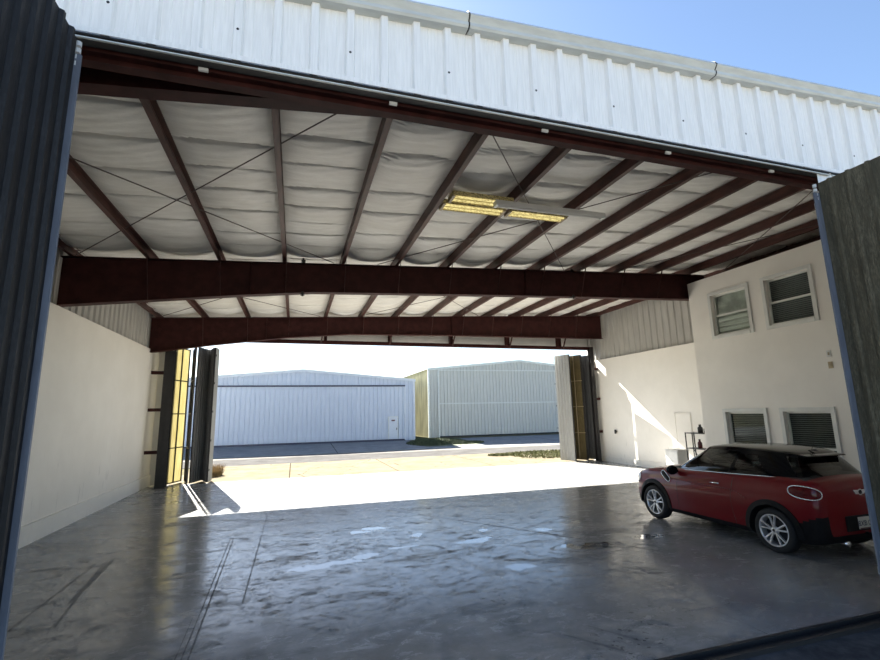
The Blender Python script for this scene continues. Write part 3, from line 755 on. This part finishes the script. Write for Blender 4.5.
# ------------------------------------------------------------------ far hangars
def hangar(name, x0, x1, xp, yf, depth, zb, ze, zp, wallmat, sidemat, doorspec, label, pitch=.30):
    root = empty(name, label, 'hangar', 'hangars across the taxi lane')
    zt = lambda x: ze + (zp - ze) * (1 - abs(x - xp) / ((xp - x0) if x < xp else (x1 - xp)))
    def gable(y, nrm): 
        m = corrugated((x0, y), (xp, y), zb, lambda d: zt(x0 + d), pitch, .10, .05, nrm)
        m2 = corrugated((xp, y), (x1, y), zb, lambda d: zt(xp + d), pitch, .10, .05, nrm)
        m.add(m2.v, m2.f); return m
    gable(yf, (0, -1)).build('front_wall', M[wallmat], root, recalc=False)
    MB().box(x0 + .05, x1 - .05, yf + depth - .1, yf + depth, zb, ze).build('rear_wall', M[wallmat], root)
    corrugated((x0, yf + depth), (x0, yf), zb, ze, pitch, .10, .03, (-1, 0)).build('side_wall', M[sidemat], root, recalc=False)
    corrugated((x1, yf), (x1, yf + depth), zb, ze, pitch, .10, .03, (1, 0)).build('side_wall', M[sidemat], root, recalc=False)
    for xa, xb in ((x0 - .1, xp), (xp, x1 + .1)):
        za = zt(xa if xa == xp else x0) ; zb_ = zt(xb if xb == xp else x1)
        MB().add([(xa, yf - .08, za), (xb, yf - .08, zb_), (xb, yf + depth, zb_), (xa, yf + depth, za), (xa, yf - .08, za + .06), (xb, yf - .08, zb_ + .06), (xb, yf + depth, zb_ + .06), (xa, yf + depth, za + .06)],
                 [(0, 1, 2, 3), (7, 6, 5, 4), (0, 4, 5, 1), (1, 5, 6, 2), (2, 6, 7, 3), (3, 7, 4, 0)]).build('roof_slope', M['galv'], root)
        MB().prism((xa, yf - .07, za - .06), (xb, yf - .07, zb_ - .06), .04, .14, (0, 0, 1)).build('roof_trim', M[doorspec['trim']], root)
    for x in (x0, x1):
        MB().box(x - .06, x + .06, yf - .06, yf + .05, zb, ze - .05).build('corner_trim', M[doorspec['trim']], root)
    return root
hb = hangar('far_hangar', -7.4, 8.24, .46, 33.0, 14, .25, 4.52, 5.19, 'bluehangar', 'bluehangar', {'trim': 'bluetrim'}, 'pale blue-white ribbed hangar straight across the taxi lane')
dr = corrugated((-6.9, 32.93), (7.52, 32.93), .37, 4.04, .30, .10, .05, (0, -1)).build('hangar_door', M['bluehangar'], hb, recalc=False)
MB().box(-6.9, 7.56, 32.86, 32.98, 4.04, 4.14).build('door_rail', M['navy'], hb)
MB().box(-6.9, 7.56, 32.88, 32.98, .25, .36).build('door_sill', M['navy'], hb)
MB().box(7.50, 7.60, 32.87, 33.0, .3, 4.14).build('door_jamb', M['bluetrim'], hb)
pd = MB().box(6.38, 6.98, 32.85, 32.9, .38, 1.88).build('entry_door', M['bluetrim'], hb)
mb = MB().box(6.33, 6.38, 32.84, 32.9, .36, 1.93); mb.box(6.98, 7.03, 32.84, 32.9, .36, 1.93); mb.box(6.38, 6.98, 32.84, 32.9, 1.88, 1.93)
mb.build('door_frame', M['galv'], pd)
MB().box(6.55, 6.80, 32.84, 32.852, 1.60, 1.70).build('notice', M['sign'], pd)
MB().box(6.90, 6.94, 32.81, 32.85, 1.0, 1.15).build('handle', M['black'], pd)
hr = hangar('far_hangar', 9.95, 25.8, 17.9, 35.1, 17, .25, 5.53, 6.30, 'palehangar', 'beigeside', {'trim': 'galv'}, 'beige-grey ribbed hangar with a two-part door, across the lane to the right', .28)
corrugated((10.75, 35.02), (25.0, 35.02), .35, 5.42, .28, .10, .05, (0, -1)).build('hangar_door', M['palehangar'], hr, recalc=False)
MB().box(10.72, 25.0, 34.94, 35.04, 2.78, 2.86).build('door_rail', M['galv'], hr)
MB().box(10.66, 10.76, 34.94, 35.04, .25, 5.44).build('door_jamb', M['galv'], hr)
MB().box(10.7, 25.0, 34.92, 35.04, 5.40, 5.47).build('door_rail', M['galv'], hr)
MB().box(10.7, 25.0, 34.96, 35.04, .25, .34).build('door_sill', M['darkgap'], hr)

# grass (uncountable)
def grass(name, pts, n, h, mat, label, z=0.0, w=.03):
    mb = MB(); rnd = random.Random(len(pts) * 7 + n)
    for _ in range(n):
        cx, cy, rx, ry = rnd.choice(pts); a = rnd.uniform(0, 2 * PI); r = math.sqrt(rnd.random())
        x, y = cx + rx * r * math.cos(a), cy + ry * r * math.sin(a); b = rnd.uniform(0, 2 * PI); hh = h * rnd.uniform(.4, 1.1)
        zz_ = z(y) if callable(z) else z; l = rnd.uniform(.1, .7) * hh
        mb.add([(x - w * math.cos(b), y - w * math.sin(b), zz_), (x + w * math.cos(b), y + w * math.sin(b), zz_), (x + l * math.cos(b * 3), y + l * math.sin(b * 3), zz_ + hh)], [(0, 1, 2)])
    o = mb.build(name, M[mat], recalc=False); return tag(o, label, 'grass', kind='stuff')
zslope = lambda y: 0 if y < 27.5 else min(.25, (y - 27.5) / 5.5 * .25)
grass('grass', [(11.6, 20.6, 1.6, 1.6), (12.6, 22.0, 2.4, .8), (13.6, 19.6, 2.0, 1.6), (9.9, 21.6, .8, .5)], 5000, .09, 'grass', 'patchy yellow-green grass outside the far right doors', 0)
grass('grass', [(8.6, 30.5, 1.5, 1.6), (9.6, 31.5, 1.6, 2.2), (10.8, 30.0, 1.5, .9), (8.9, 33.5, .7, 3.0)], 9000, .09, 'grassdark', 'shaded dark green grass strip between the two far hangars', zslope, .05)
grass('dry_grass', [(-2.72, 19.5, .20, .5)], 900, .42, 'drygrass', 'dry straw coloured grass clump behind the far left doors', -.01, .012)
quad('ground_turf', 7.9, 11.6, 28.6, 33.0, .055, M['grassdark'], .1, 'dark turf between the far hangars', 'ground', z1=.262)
# ------------------------------------------------------------------ car
def cr(p0, p1, p2, p3, t):
    return .5 * ((2 * p1) + (-p0 + p2) * t + (2 * p0 - 5 * p1 + 4 * p2 - p3) * t * t + (-p0 + 3 * p1 - 3 * p2 + p3) * t ** 3)
def hermite(xs, ys, x):
    """monotone-ish cubic through (xs, ys)"""
    if x <= xs[0]: return ys[0]
    if x >= xs[-1]: return ys[-1]
    i = max(k for k in range(len(xs) - 1) if xs[k] <= x)
    def slope(k):
        if k == 0: return (ys[1] - ys[0]) / (xs[1] - xs[0])
        if k == len(xs) - 1: return (ys[-1] - ys[-2]) / (xs[-1] - xs[-2])
        a = (ys[k] - ys[k - 1]) / (xs[k] - xs[k - 1]); b = (ys[k + 1] - ys[k]) / (xs[k + 1] - xs[k])
        return 0 if a * b <= 0 else 2 * a * b / (a + b)
    h = xs[i + 1] - xs[i]; t = (x - xs[i]) / h
    return (2 * t ** 3 - 3 * t * t + 1) * ys[i] + (t ** 3 - 2 * t * t + t) * h * slope(i) + (-2 * t ** 3 + 3 * t * t) * ys[i + 1] + (t ** 3 - t * t) * h * slope(i + 1)
LEN = 3.79
SY = [0.0, .04, .12, .30, .60, 1.2, 1.9, 2.5, 2.85, 3.2, 3.45, 3.62, 3.74, 3.79]
SW = [.66, .735, .785, .825, .845, .85, .85, .845, .84, .825, .79, .73, .62, .48]
SB = [.93, 1.00, 1.04, 1.065, 1.065, 1.045, 1.015, .985, .965, .925, .87, .81, .72, .62]
SS = [.36, .27, .235, .21, .20, .20, .20, .20, .20, .20, .215, .23, .26, .32]
def halfw(y): return hermite(SY, SW, y)
def belt(y): return hermite(SY, SB, y)
SECT = [(.55, 0.), (.90, .0), (.965, .05), (.985, .16), (.992, .30), (1.0, .45), (1.0, .56), (.992, .66), (.968, .76), (.955, .86), (.925, .95), (.865, 1.0), (.75, 1.022), (.4, 1.055), (0, 1.065)]
def build_car():
    car = empty('car', 'dark red compact two-door car with a black roof parked by the office wall', 'car', None, None, (7.555, 4.74, 0))
    car.rotation_euler = (0, 0, 0.0)
    body = MB(); NYs = 110; ks = [i * .25 for i in range((len(SECT) - 1) * 4 + 1)]
    def secpt(k):
        i = min(int(k), len(SECT) - 2); t = k - i; P = [SECT[max(0, i - 1)], SECT[i], SECT[i + 1], SECT[min(len(SECT) - 1, i + 2)]]
        return tuple(cr(P[0][q], P[1][q], P[2][q], P[3][q], t) for q in (0, 1))
    sec = [secpt(k) for k in ks]
    ysl = [LEN * (.5 - .5 * math.cos(PI * j / NYs)) for j in range(NYs + 1)]
    ring = len(sec) * 2 - 1
    for y in ysl:
        w, zb, zs_ = halfw(y), belt(y), hermite(SY, SS, y)
        row = []
        for fx, fz in sec:
            f = fz; x = w * fx
            if y > 2.75: dome = 1 + (f - 1) * 1.0 if f > 1 else f
            # tuck-in of the tail below the lamps and of the nose
            row.append((x, y, zs_ + (zb - zs_) * f))
        full = [(-x, y_, z_) for x, y_, z_ in row] + [(x, y_, z_) for x, y_, z_ in row[-2::-1]]
        body.v += full
    for j in range(NYs):
        for i in range(ring - 1):
            a = j * ring + i; body.f.append((a, a + 1, a + ring + 1, a + ring))
        a = j * ring; body.f.append((a + ring - 1, a, a + ring, a + 2 * ring - 1))
    body.f.append(tuple(range(ring))); body.f.append(tuple(range(NYs * ring, (NYs + 1) * ring))[::-1])
    me = body.mesh('body_src'); ob = bpy.data.objects.new('tmpbody', me); C.objects.link(ob)
    cuts = []
    for wy in (.68, 3.08):
        for s in (-1, 1):
            cm = MB().tube((s * .52, wy, .315), (s * 1.0, wy, .315), .365, 48).mesh('cut'); co = bpy.data.objects.new('cut', cm); C.objects.link(co); cuts.append(co)
            md = ob.modifiers.new('b', 'BOOLEAN'); md.operation = 'DIFFERENCE'; md.object = co; md.solver = 'EXACT'
    dg = bpy.context.evaluated_depsgraph_get(); ev = ob.evaluated_get(dg)
    me2 = bpy.data.meshes.new_from_object(ev)
    tree = BVHTree.FromPolygons([v.co[:] for v in me.vertices], [p.vertices[:] for p in me.polygons])
    for co in cuts: bpy.data.objects.remove(co)
    bpy.data.objects.remove(ob)
    def yf(t): return 2.80 - .72 * t
    def yr(t): return .13 + .34 * t
    def gw(t): return .765 - .05 * t - .115 * t * t
    # split the body faces
    parts = {'body': MB(), 'wheel_well': MB(), 'cladding': MB(), 'cabin_floor': MB()}
    for p in me2.polygons:
        c = p.center; vs = [me2.vertices[i].co for i in p.vertices]
        key = 'body'
        if abs(c.x) > .50 and any(all(abs(math.hypot(v.y - wy, v.z - .315) - .365) < .004 for v in vs) or (all(math.hypot(v.y - wy, v.z - .315) < .37 for v in vs) and abs(abs(c.x) - .52) < .005) for wy in (.68, 3.08)): key = 'wheel_well'
        elif c.z < hermite([0, .3, .9, 1.3, 2.8, 3.4, 3.79], [.62, .50, .33, .285, .285, .36, .46], c.y): key = 'cladding'
        elif c.z > belt(c.y) * .995 and yr(0) + .06 < c.y < yf(0) - .04 and abs(c.x) < .70: key = 'cabin_floor'
        parts[key].add([v[:] for v in vs], [tuple(range(len(vs)))])
    def finish(mb, name, mat, parent=car, smooth=True, ang=35):
        me_ = bpy.data.meshes.new(name); me_.from_pydata(mb.v, [], mb.f)
        bm = bmesh.new(); bm.from_mesh(me_); bmesh.ops.remove_doubles(bm, verts=bm.verts, dist=.0004)
        bmesh.ops.recalc_face_normals(bm, faces=bm.faces); bm.to_mesh(me_); bm.free()
        for p in me_.polygons: p.use_smooth = smooth
        if smooth:
            try: me_.set_sharp_from_angle(angle=math.radians(ang))
            except Exception: pass
        me_.materials.append(M[mat]); o = bpy.data.objects.new(name, me_); C.objects.link(o); o.parent = parent; return o
    bo = finish(parts['body'], 'body_shell', 'carred'); bo['label'] = 'dark red painted body'
    finish(parts['wheel_well'], 'wheel_well', 'plastic'); finish(parts['cladding'], 'lower_cladding', 'plastic')
    finish(parts['cabin_floor'], 'cabin_floor', 'carint')
    # greenhouse
    NA = 192; n_ = 5.2
    zroof = lambda y: hermite([.30, .6, 1.0, 1.5, 1.9, 2.15], [1.350, 1.395, 1.425, 1.435, 1.415, 1.375], y)
    def gpt(a, t):
        c_, s_ = math.cos(a), math.sin(a)
        xn = math.copysign(abs(c_) ** (2 / n_), c_); yn = math.copysign(abs(s_) ** (2 / (n_ * .75)), s_)
        w = gw(t); y = (yf(t) + yr(t)) / 2 + (yf(t) - yr(t)) / 2 * yn
        # taper in plan toward the tail and nose
        w *= 1 - .07 * max(0, -yn) ** 2 - .04 * max(0, yn) ** 2
        x = w * xn; z = (belt(y) - .015) * (1 - t) + zroof(y) * t
        return x, y, z, xn, yn
    g = {k: MB() for k in ('windscreen', 'door_window', 'quarter_window', 'rear_window', 'pillar', 'roof_panel')}
    ts = [0, .06, .14, .25, .4, .55, .7, .82, .9, .95, 1.0]
    # angle samples evenly spread along the outline
    def outline(t):
        raw = [gpt(2 * PI * i / 2000, t) for i in range(2000)]; d = [0]
        for i in range(1, 2001):
            p, q = raw[i % 2000], raw[i - 1]; d.append(d[-1] + math.hypot(p[0] - q[0], p[1] - q[1]))
        res = []; k = 0
        for j in range(NA):
            tgt = d[-1] * j / NA
            while d[k + 1] < tgt: k += 1
            res.append(gpt(2 * PI * (k + (tgt - d[k]) / max(1e-9, d[k + 1] - d[k])) / 2000, t))
        return res
    base = outline(0); angs = []
    raw0 = [gpt(2 * PI * i / 4000, 0) for i in range(4000)]; d = [0]
    for i in range(1, 4001): d.append(d[-1] + math.hypot(raw0[i % 4000][0] - raw0[i - 1][0], raw0[i % 4000][1] - raw0[i - 1][1]))
    k = 0
    for j in range(NA):
        tgt = d[-1] * j / NA
        while d[k + 1] < tgt: k += 1
        angs.append(2 * PI * (k + (tgt - d[k]) / max(1e-9, d[k + 1] - d[k])) / 4000)
    rows = [[gpt(a, t) for a in angs] for t in ts]
    for r_ in range(len(ts) - 1):
        for j in range(NA):
            q = [rows[r_][j], rows[r_][(j + 1) % NA], rows[r_ + 1][(j + 1) % NA], rows[r_ + 1][j]]
            xn = sum(v[3] for v in q) / 4; yn = sum(v[4] for v in q) / 4; t = (ts[r_] + ts[r_ + 1]) / 2; yl = (1 + yn) / 2
            key = 'pillar'
            if yn > .80 and abs(xn) < .90 and t > .05 and t < .95: key = 'windscreen'
            elif yn < -.86 and abs(xn) < .86 and .14 < t < .9: key = 'rear_window'
            elif abs(xn) > .86 and .48 < yl < .905 - .0 * t and .06 < t < .9: key = 'door_window'
            elif abs(xn) > .86 and .20 + .12 * t < yl < .445 and .14 < t < .82: key = 'quarter_window'
            g[key].add([v[:3] for v in q], [(0, 1, 2, 3)])
    # roof cap rings
    prev = rows[-1]
    for sft, dz in ((.97, .010), (.90, .020), (.75, .032), (.5, .042), (.2, .047)):
        cur = []
        for (x, y, z, xn, yn) in rows[-1]:
            yc = (yf(1) + yr(1)) / 2; yy = yc + (y - yc) * sft
            cur.append((x * sft, yy, zroof(yy) + dz, xn, yn))
        for j in range(NA):
            g['roof_panel'].add([prev[j][:3], prev[(j + 1) % NA][:3], cur[(j + 1) % NA][:3], cur[j][:3]], [(0, 1, 2, 3)])
        prev = cur
    g['roof_panel'].add([p[:3] for p in prev], [tuple(range(NA))])
    finish(g['pillar'], 'pillar_band', 'blackgloss'); rp = finish(g['roof_panel'], 'roof_panel', 'blackgloss'); rp['label'] = 'glossy black roof'
    finish(g['windscreen'], 'windscreen', 'carglass')
    for s, nm in ((-1, 'a'), (1, 'b')):
        for key, mat in (('door_window', 'carglass'), ('quarter_window', 'darkglass')):
            mbs = MB()
            for f in g[key].f:
                vs = [g[key].v[i] for i in f]
                if vs[0][0] * s > 0: mbs.add(vs, [(0, 1, 2, 3)])
            finish(mbs, key, mat)
    finish(g['rear_window'], 'rear_window', 'darkglass')
    # chrome belt line
    pts = []
    for j in range(NA):
        x, y, z, xn, yn = gpt(angs[j], 0.0)
        pts.append((x * 1.004, y, z + .012))
    side = MB()
    for j in range(NA):
        a, b = pts[j], pts[(j + 1) % NA]
        if a[1] < 2.62 : side.tube(a, b, .0075, 6)
    side.build('chrome_belt', M['chrome'], car, smooth=True)
    # spoiler
    mb = MB(); 
    pr = [(0, .56, 1.39), (0, .36, 1.368), (0, .34, 1.350), (0, .50, 1.335)]
    mb.extrude(pr, (-.40, 0, 0), (.40, 0, 0)); mb.build('spoiler', M['blackgloss'], car, bevel=.01)
    mb = MB().extrude([(0, .62, 1.42), (0, .50, 1.445), (0, .46, 1.415)], (-.012, 0, 0), (.012, 0, 0))
    an = mb.build('antenna', M['black'], car); MB().tube((0, .56, 1.42), (0, .50, 1.56), .004, 6).build('mast', M['black'], an)
    # projection helper
    def proj(o, d, off=.006):
        hit = tree.ray_cast(Vector(o), Vector(d).normalized())
        if hit[0] is None: return None
        return hit[0] - Vector(d).normalized() * off
    def patch(name, center, d, rx, rz, mat, off=.008, nr=5, nseg=32, rot=0, egg=0, parent=car):
        d = Vector(d).normalized(); u = d.cross(Vector((0, 0, 1))).normalized(); v = u.cross(d)
        mb = MB(); c = Vector(center); outl = []
        def at(r, a):
            ca, sa = math.cos(a), math.sin(a); ex = rx * r * math.copysign(abs(ca) ** .8, ca) * (1 + egg * sa); ez = rz * r * math.copysign(abs(sa) ** .8, sa)
            e1 = ex * math.cos(rot) - ez * math.sin(rot); e2 = ex * math.sin(rot) + ez * math.cos(rot)
            q = proj(c - d * .6 + u * e1 + v * e2, d, off + .012 * (1 - r * r)); return q if q is not None else c + u * e1 + v * e2
        mb.v.append(tuple(at(0, 0)))
        for k in range(1, nr + 1):
            for j in range(nseg): mb.v.append(tuple(at(k / nr, 2 * PI * j / nseg)))
        for j in range(nseg): mb.f.append((0, 1 + j, 1 + (j + 1) % nseg))
        for k in range(nr - 1):
            for j in range(nseg):
                a = 1 + k * nseg; b = a + nseg; mb.f.append((a + j, b + j, b + (j + 1) % nseg, a + (j + 1) % nseg))
        outl = mb.v[-nseg:]
        return finish(mb, name, mat, parent), outl
    for s in (-1, 1):
        l, out = patch('tail_lamp', (s * .76, .20, .905), (-s * .78, .62, 0), .185, .082, 'redlens', rot=s * .08)
        MB().path(out, .009, 6, True).build('lamp_ring', M['chrome'], l, smooth=True)
        hl, out = patch('headlamp', (s * .62, 3.55, .72), (-s * .45, -.89, -.1), .13, .11, 'alloy'); MB().path(out, .008, 6, True).build('lamp_ring', M['chrome'], hl, smooth=True)
        # side scuttle
        l, out = patch('side_scuttle', (s * .84, 2.74, .84), (-s, 0, 0), .135, .048, 'plastic', rot=s * .6)
        MB().path(out, .009, 6, True).build('scuttle_ring', M['chrome'], l, smooth=True)
        # door handle
        hp = proj((s * 1.4, 1.62, .86), (-s, 0, 0), .02)
        MB().tube(hp + Vector((0, -.085, 0)), hp + Vector((0, .085, 0)), .013, 10).build('door_handle', M['chrome'], car, smooth=True)
        # mirror
        mp = Vector((s * .90, 2.46, .98))
        mb = MB(); bmm = bmesh.new(); bmesh.ops.create_uvsphere(bmm, u_segments=20, v_segments=12, radius=1)
        for v in bmm.verts: v.co = Vector((v.co.x * .12, v.co.y * .08 if v.co.y > 0 else v.co.y * .03, v.co.z * .085)) + mp
        mb.add([v.co[:] for v in bmm.verts], [tuple(v.index for v in f.verts) for f in bmm.faces]); bmm.free()
        mo = mb.build('wing_mirror', M['blackgloss'], car, smooth=True)
        MB().tube(mp + Vector((-s * .02, 0, -.05)), (s * .78, 2.46, .96), .02, 8).build('mirror_stalk', M['blackgloss'], mo)
        # door shut line, sculpted crease strip low on the door
        ln = MB(); pl = []
        for q in range(20):
            yy = 1.28 + 0 * q; zz2 = .30 + (.99 - .30) * q / 19; h_ = proj((s * 1.4, yy + .05 * math.sin(q / 19 * PI), zz2), (-s, 0, 0), .0005)
            if h_ is not None: pl.append(h_)
        ln.path(pl, .003, 4)
        pl = []
        for q in range(20):
            zz2 = .30 + (.96 - .30) * q / 19; h_ = proj((s * 1.4, 2.46, zz2), (-s, 0, 0), .0005)
            if h_ is not None: pl.append(h_)
        ln.path(pl, .003, 4)
        ln.build('door_gap', M['black'], car)
        # arches
        for wy in (.68, 3.08):
            mb = MB(); inner = []; outer = []
            for q in range(41):
                a = -.10 + (PI + .20) * q / 40
                for rr, lst in ((.358, inner), (.43, outer)):
                    py, pz = wy + rr * math.cos(a), .315 + rr * math.sin(a)
                    h_ = proj((s * 1.4, py, max(pz, .235)), (-s, 0, 0), .012 if rr > .4 else .02)
                    xx = s * (abs(h_.x) if h_ is not None and abs(h_.x) > .6 else halfw(min(LEN - .1, max(.1, py))) * .99)
                    lst.append((xx, py, pz))
            # smooth x values of the arch
            for lst in (inner, outer):
                xs_ = [p[0] for p in lst]
                for it in range(2): xs_ = [xs_[max(0, i - 1)] * .25 + xs_[i] * .5 + xs_[min(40, i + 1)] * .25 for i in range(41)]
                for i in range(41): lst[i] = (xs_[i], lst[i][1], lst[i][2])
            mxx = max(abs(p[0]) for p in inner)
            inner = [(s * max(abs(p[0]), mxx - .02), p[1], p[2]) for p in inner]
            back_i = [(p[0] - s * .12, p[1], p[2]) for p in inner]; back_o = [(p[0] - s * .05, p[1], p[2]) for p in outer]
            n4 = 41; mb.v += back_i + inner + outer + back_o
            for blk in range(3):
                for i in range(40): a0 = blk * n4 + i; mb.f.append((a0, a0 + 1, a0 + n4 + 1, a0 + n4))
            finish(mb, 'wheel_arch', 'plastic')
            # wheel
            tyre_w = .19; xo = s * .838
            wh = bpy.data.objects.new('wheel', None); C.objects.link(wh); wh.parent = car; wh.location = (xo, wy, .315)
            sg = -s   # inward direction
            R = .312
            pf = [(0.02, .215), (.006, .235), (0, .262), (.008, .292), (.03, R - .004), (.06, R), (.13, R), (.16, R - .004), (.182, .292), (.19, .262), (.184, .235), (.17, .215)]
            MB().lathe([(sg * t_, r_) for t_, r_ in pf], 56, True).build('tyre', M['rubber'], wh, smooth=True)
            rimp = [(.018, .222), (.008, .224), (.004, .216), (.012, .206), (.03, .200), (.15, .198), (.16, .215)]
            MB().lathe([(sg * t_, r_) for t_, r_ in rimp], 56).build('rim', M['alloy'], wh, smooth=True)
            MB().lathe([(sg * .11, .0), (sg * .11, .196)], 40).build('brake_disc', M['darkgap'], wh)
            sp = MB()
            for q in range(5):
                for dd in (-.17, .17):
                    a0 = 2 * PI * q / 5 + .3 + dd * .55; a1 = 2 * PI * q / 5 + .3 + dd * 1.25
                    p0 = (sg * .030, .035 * math.cos(a0), .035 * math.sin(a0)); p1 = (sg * .016, .208 * math.cos(a1), .208 * math.sin(a1))
                    sp.prism(p0, p1, .021, .03, (1, 0, 0))
            sp.build('spoke_set', M['alloy'], wh, bevel=.003)
            MB().lathe([(sg * .012, 0), (sg * .012, .026), (sg * .02, .05), (sg * .05, .055)], 24).build('hub', M['alloy'], wh, smooth=True)
            MB().lathe([(sg * .009, 0), (sg * .009, .020), (sg * .013, .022)], 20).build('hub_cap', M['black'], wh)
    # crease highlight strips (raised swage line in body colour)
    for s in (-1, 1):
        pl = []
        for q in range(40):
            yy = 1.05 + (2.72 - 1.05) * q / 39; zz2 = .80 - .09 * max(0, (1.35 - yy) / .3) ** 2 - .06 * max(0, (yy - 2.55) / .17) ** 2 + .015 * (yy - 1.9)
            h_ = proj((s * 1.4, yy, zz2), (-s, 0, 0), -.004)
            if h_ is not None: pl.append(h_)
        MB().path(pl, .010, 8).build('swage_line', M['carred'], car, smooth=True)
    # tailgate details
    def rearpt(x, z, off): return proj((x, -1, z), (0, 1, 0), off)
    em = MB(); c0 = rearpt(0, .90, .012)
    em.tube(c0 + Vector((0, .012, 0)), c0, .042, 24)
    eo = em.build('badge', M['chrome'], car)
    wg = MB()
    for s in (-1, 1):
        for q in range(4):
            z_ = c0.z + .022 - q * .015; wg.prism((s * .035, c0.y + .004, z_), (s * (.125 - q * .012), c0.y + .008, z_ + .004), .006, .011)
    wg.build('badge_wings', M['chrome'], eo); MB().tube(c0 + Vector((0, -.003, 0)), c0 + Vector((0, .001, 0)), .030, 24).build('badge_face', M['black'], eo)
    # rear bumper insert and plate
    pz = .50
    pp = rearpt(0, pz, .0)
    MB().box(-.36, .36, pp.y - .02, pp.y + .1, .40, .60).build('bumper_insert', M['plastic'], car, bevel=.015)
    pl_ = MB().box(-.155, .155, pp.y - .034, pp.y - .022, .425, .580).build('licence_plate', M['plate'], car, bevel=.004)
    cu = bpy.data.curves.new('plate_text', 'FONT'); cu.body = '8XB 0T5'; cu.size = .095; cu.align_x = 'CENTER'; cu.extrude = .001
    to = bpy.data.objects.new('plate_text', cu); C.objects.link(to); to.parent = pl_; to.rotation_euler = (PI / 2, 0, 0); to.location = (0, pp.y - .0352, .468); cu.materials.append(M['ink'])
    bpy.context.view_layer.update(); tm = bpy.data.meshes.new_from_object(to.evaluated_get(bpy.context.evaluated_depsgraph_get())); tm.materials.clear(); tm.materials.append(M['ink'])
    t2 = bpy.data.objects.new('plate_lettering', tm); C.objects.link(t2); t2.parent = pl_; t2.rotation_euler = to.rotation_euler; t2.location = to.location; bpy.data.objects.remove(to)
    MB().box(-.15, .15, pp.y - .036, pp.y - .033, .428, .442).build('plate_band', M['sign'], pl_)
    MB().box(-.015, .015, pp.y - .03, pp.y + .04, .345, .375).build('tow_cover', M['plastic'], car)
    for s in (-1, 1):
        MB().tube((s * .32, .02, .235), (s * .32, .16, .235), .032, 16).build('exhaust_tip', M['chrome'], car, smooth=True)
    MB().prism((0, .19, 1.05), (.26, .24, 1.09), .014, .014).build('rear_wiper', M['black'], car)
    # cabin
    for s in (-1, 1):
        st = MB().box(s * .36 - .22, s * .36 + .22, 1.55, 2.0, .78, .96).build('seat', M['carint'], car, bevel=.05)
        MB().box(s * .36 - .21, s * .36 + .21, 1.42, 1.55, .86, 1.19).build('backrest', M['carint'], st, bevel=.05)
        MB().box(s * .36 - .11, s * .36 + .11, 1.44, 1.52, 1.21, 1.33).build('headrest', M['carint'], st, bevel=.03)
    MB().box(-.66, .66, 2.28, 2.58, .93, 1.03).build('dashboard', M['carint'], car, bevel=.03)
    mb = MB(); cst = Vector((-.36, 2.22, 1.06))
    ringp = [cst + Vector((.17 * math.cos(a), .17 * math.sin(a) * .35, .17 * math.sin(a) * .94)) for a in [2 * PI * i / 28 for i in range(28)]]
    mb.path(ringp, .014, 6, True); mb.build('steering_wheel', M['carint'], car, smooth=True)
    MB().box(-.12, .12, 2.12, 2.15, 1.27, 1.33).build('inner_mirror', M['carint'], car, bevel=.01)
    MB().box(-.62, .62, .56, .72, .95, 1.16).build('rear_bench', M['carint'], car, bevel=.04)
    return car
CAR = build_car()
CAR.rotation_euler = (0, 0, math.radians(-.6))

# ------------------------------------------------------------------ light
TOSUN = Vector((-.333, 1.235, 1.0)).normalized()
sd = bpy.data.lights.new('sun', 'SUN'); sd.energy = 17.5; sd.angle = math.radians(.53); sd.color = (1., .955, .88)
so = bpy.data.objects.new('sun', sd); C.objects.link(so); so.rotation_euler = TOSUN.to_track_quat('Z', 'Y').to_euler()
w = bpy.data.worlds.new('sky'); bpy.context.scene.world = w; w.use_nodes = True
nt = w.node_tree; nt.nodes.clear()
sk = nt.nodes.new('ShaderNodeTexSky'); sk.sky_type = 'NISHITA'; sk.sun_disc = False
sk.sun_elevation = math.asin(TOSUN.z); sk.sun_rotation = math.atan2(TOSUN.x, TOSUN.y)
sk.air_density = 1.0; sk.dust_density = .55; sk.ozone_density = 2.1; sk.altitude = 0
bg = nt.nodes.new('ShaderNodeBackground'); bg.inputs[1].default_value = .105
wo = nt.nodes.new('ShaderNodeOutputWorld')
nt.links.new(sk.outputs[0], bg.inputs[0]); nt.links.new(bg.outputs[0], wo.inputs[0])

# ------------------------------------------------------------------ camera
yaw, pitch, roll, fpx = 3.03202788e-01, 1.77158693e-01, -2.09832936e-02, 463.580846
cy, sy_ = math.cos(yaw), math.sin(yaw); cp, sp_ = math.cos(pitch), math.sin(pitch)
fwd = Vector((sy_ * cp, cy * cp, sp_)); right = Vector((cy, -sy_, 0)); up = right.cross(fwd)
crl, srl = math.cos(roll), math.sin(roll)
r2 = crl * right + srl * up; u2 = -srl * right + crl * up
cam = bpy.data.cameras.new('camera'); cam.sensor_width = 36; cam.lens = fpx / 880 * 36; cam.clip_start = .05; cam.clip_end = 600
cobj = bpy.data.objects.new('camera', cam); C.objects.link(cobj)
mw = Matrix(((r2.x, u2.x, -fwd.x, 0), (r2.y, u2.y, -fwd.y, 0), (r2.z, u2.z, -fwd.z, 2.1), (0, 0, 0, 1)))
cobj.matrix_world = mw
sc = bpy.context.scene; sc.camera = cobj
sc.view_settings.view_transform = 'Standard'; sc.view_settings.look = 'None'; sc.view_settings.gamma = 1
sc.view_settings.use_curve_mapping = False; sc.view_settings.exposure = 1.38
sc.cycles.use_denoising = True; sc.cycles.max_bounces = 10; sc.cycles.diffuse_bounces = 6; sc.cycles.transparent_max_bounces = 12
sc.cycles.sample_clamp_indirect = 8
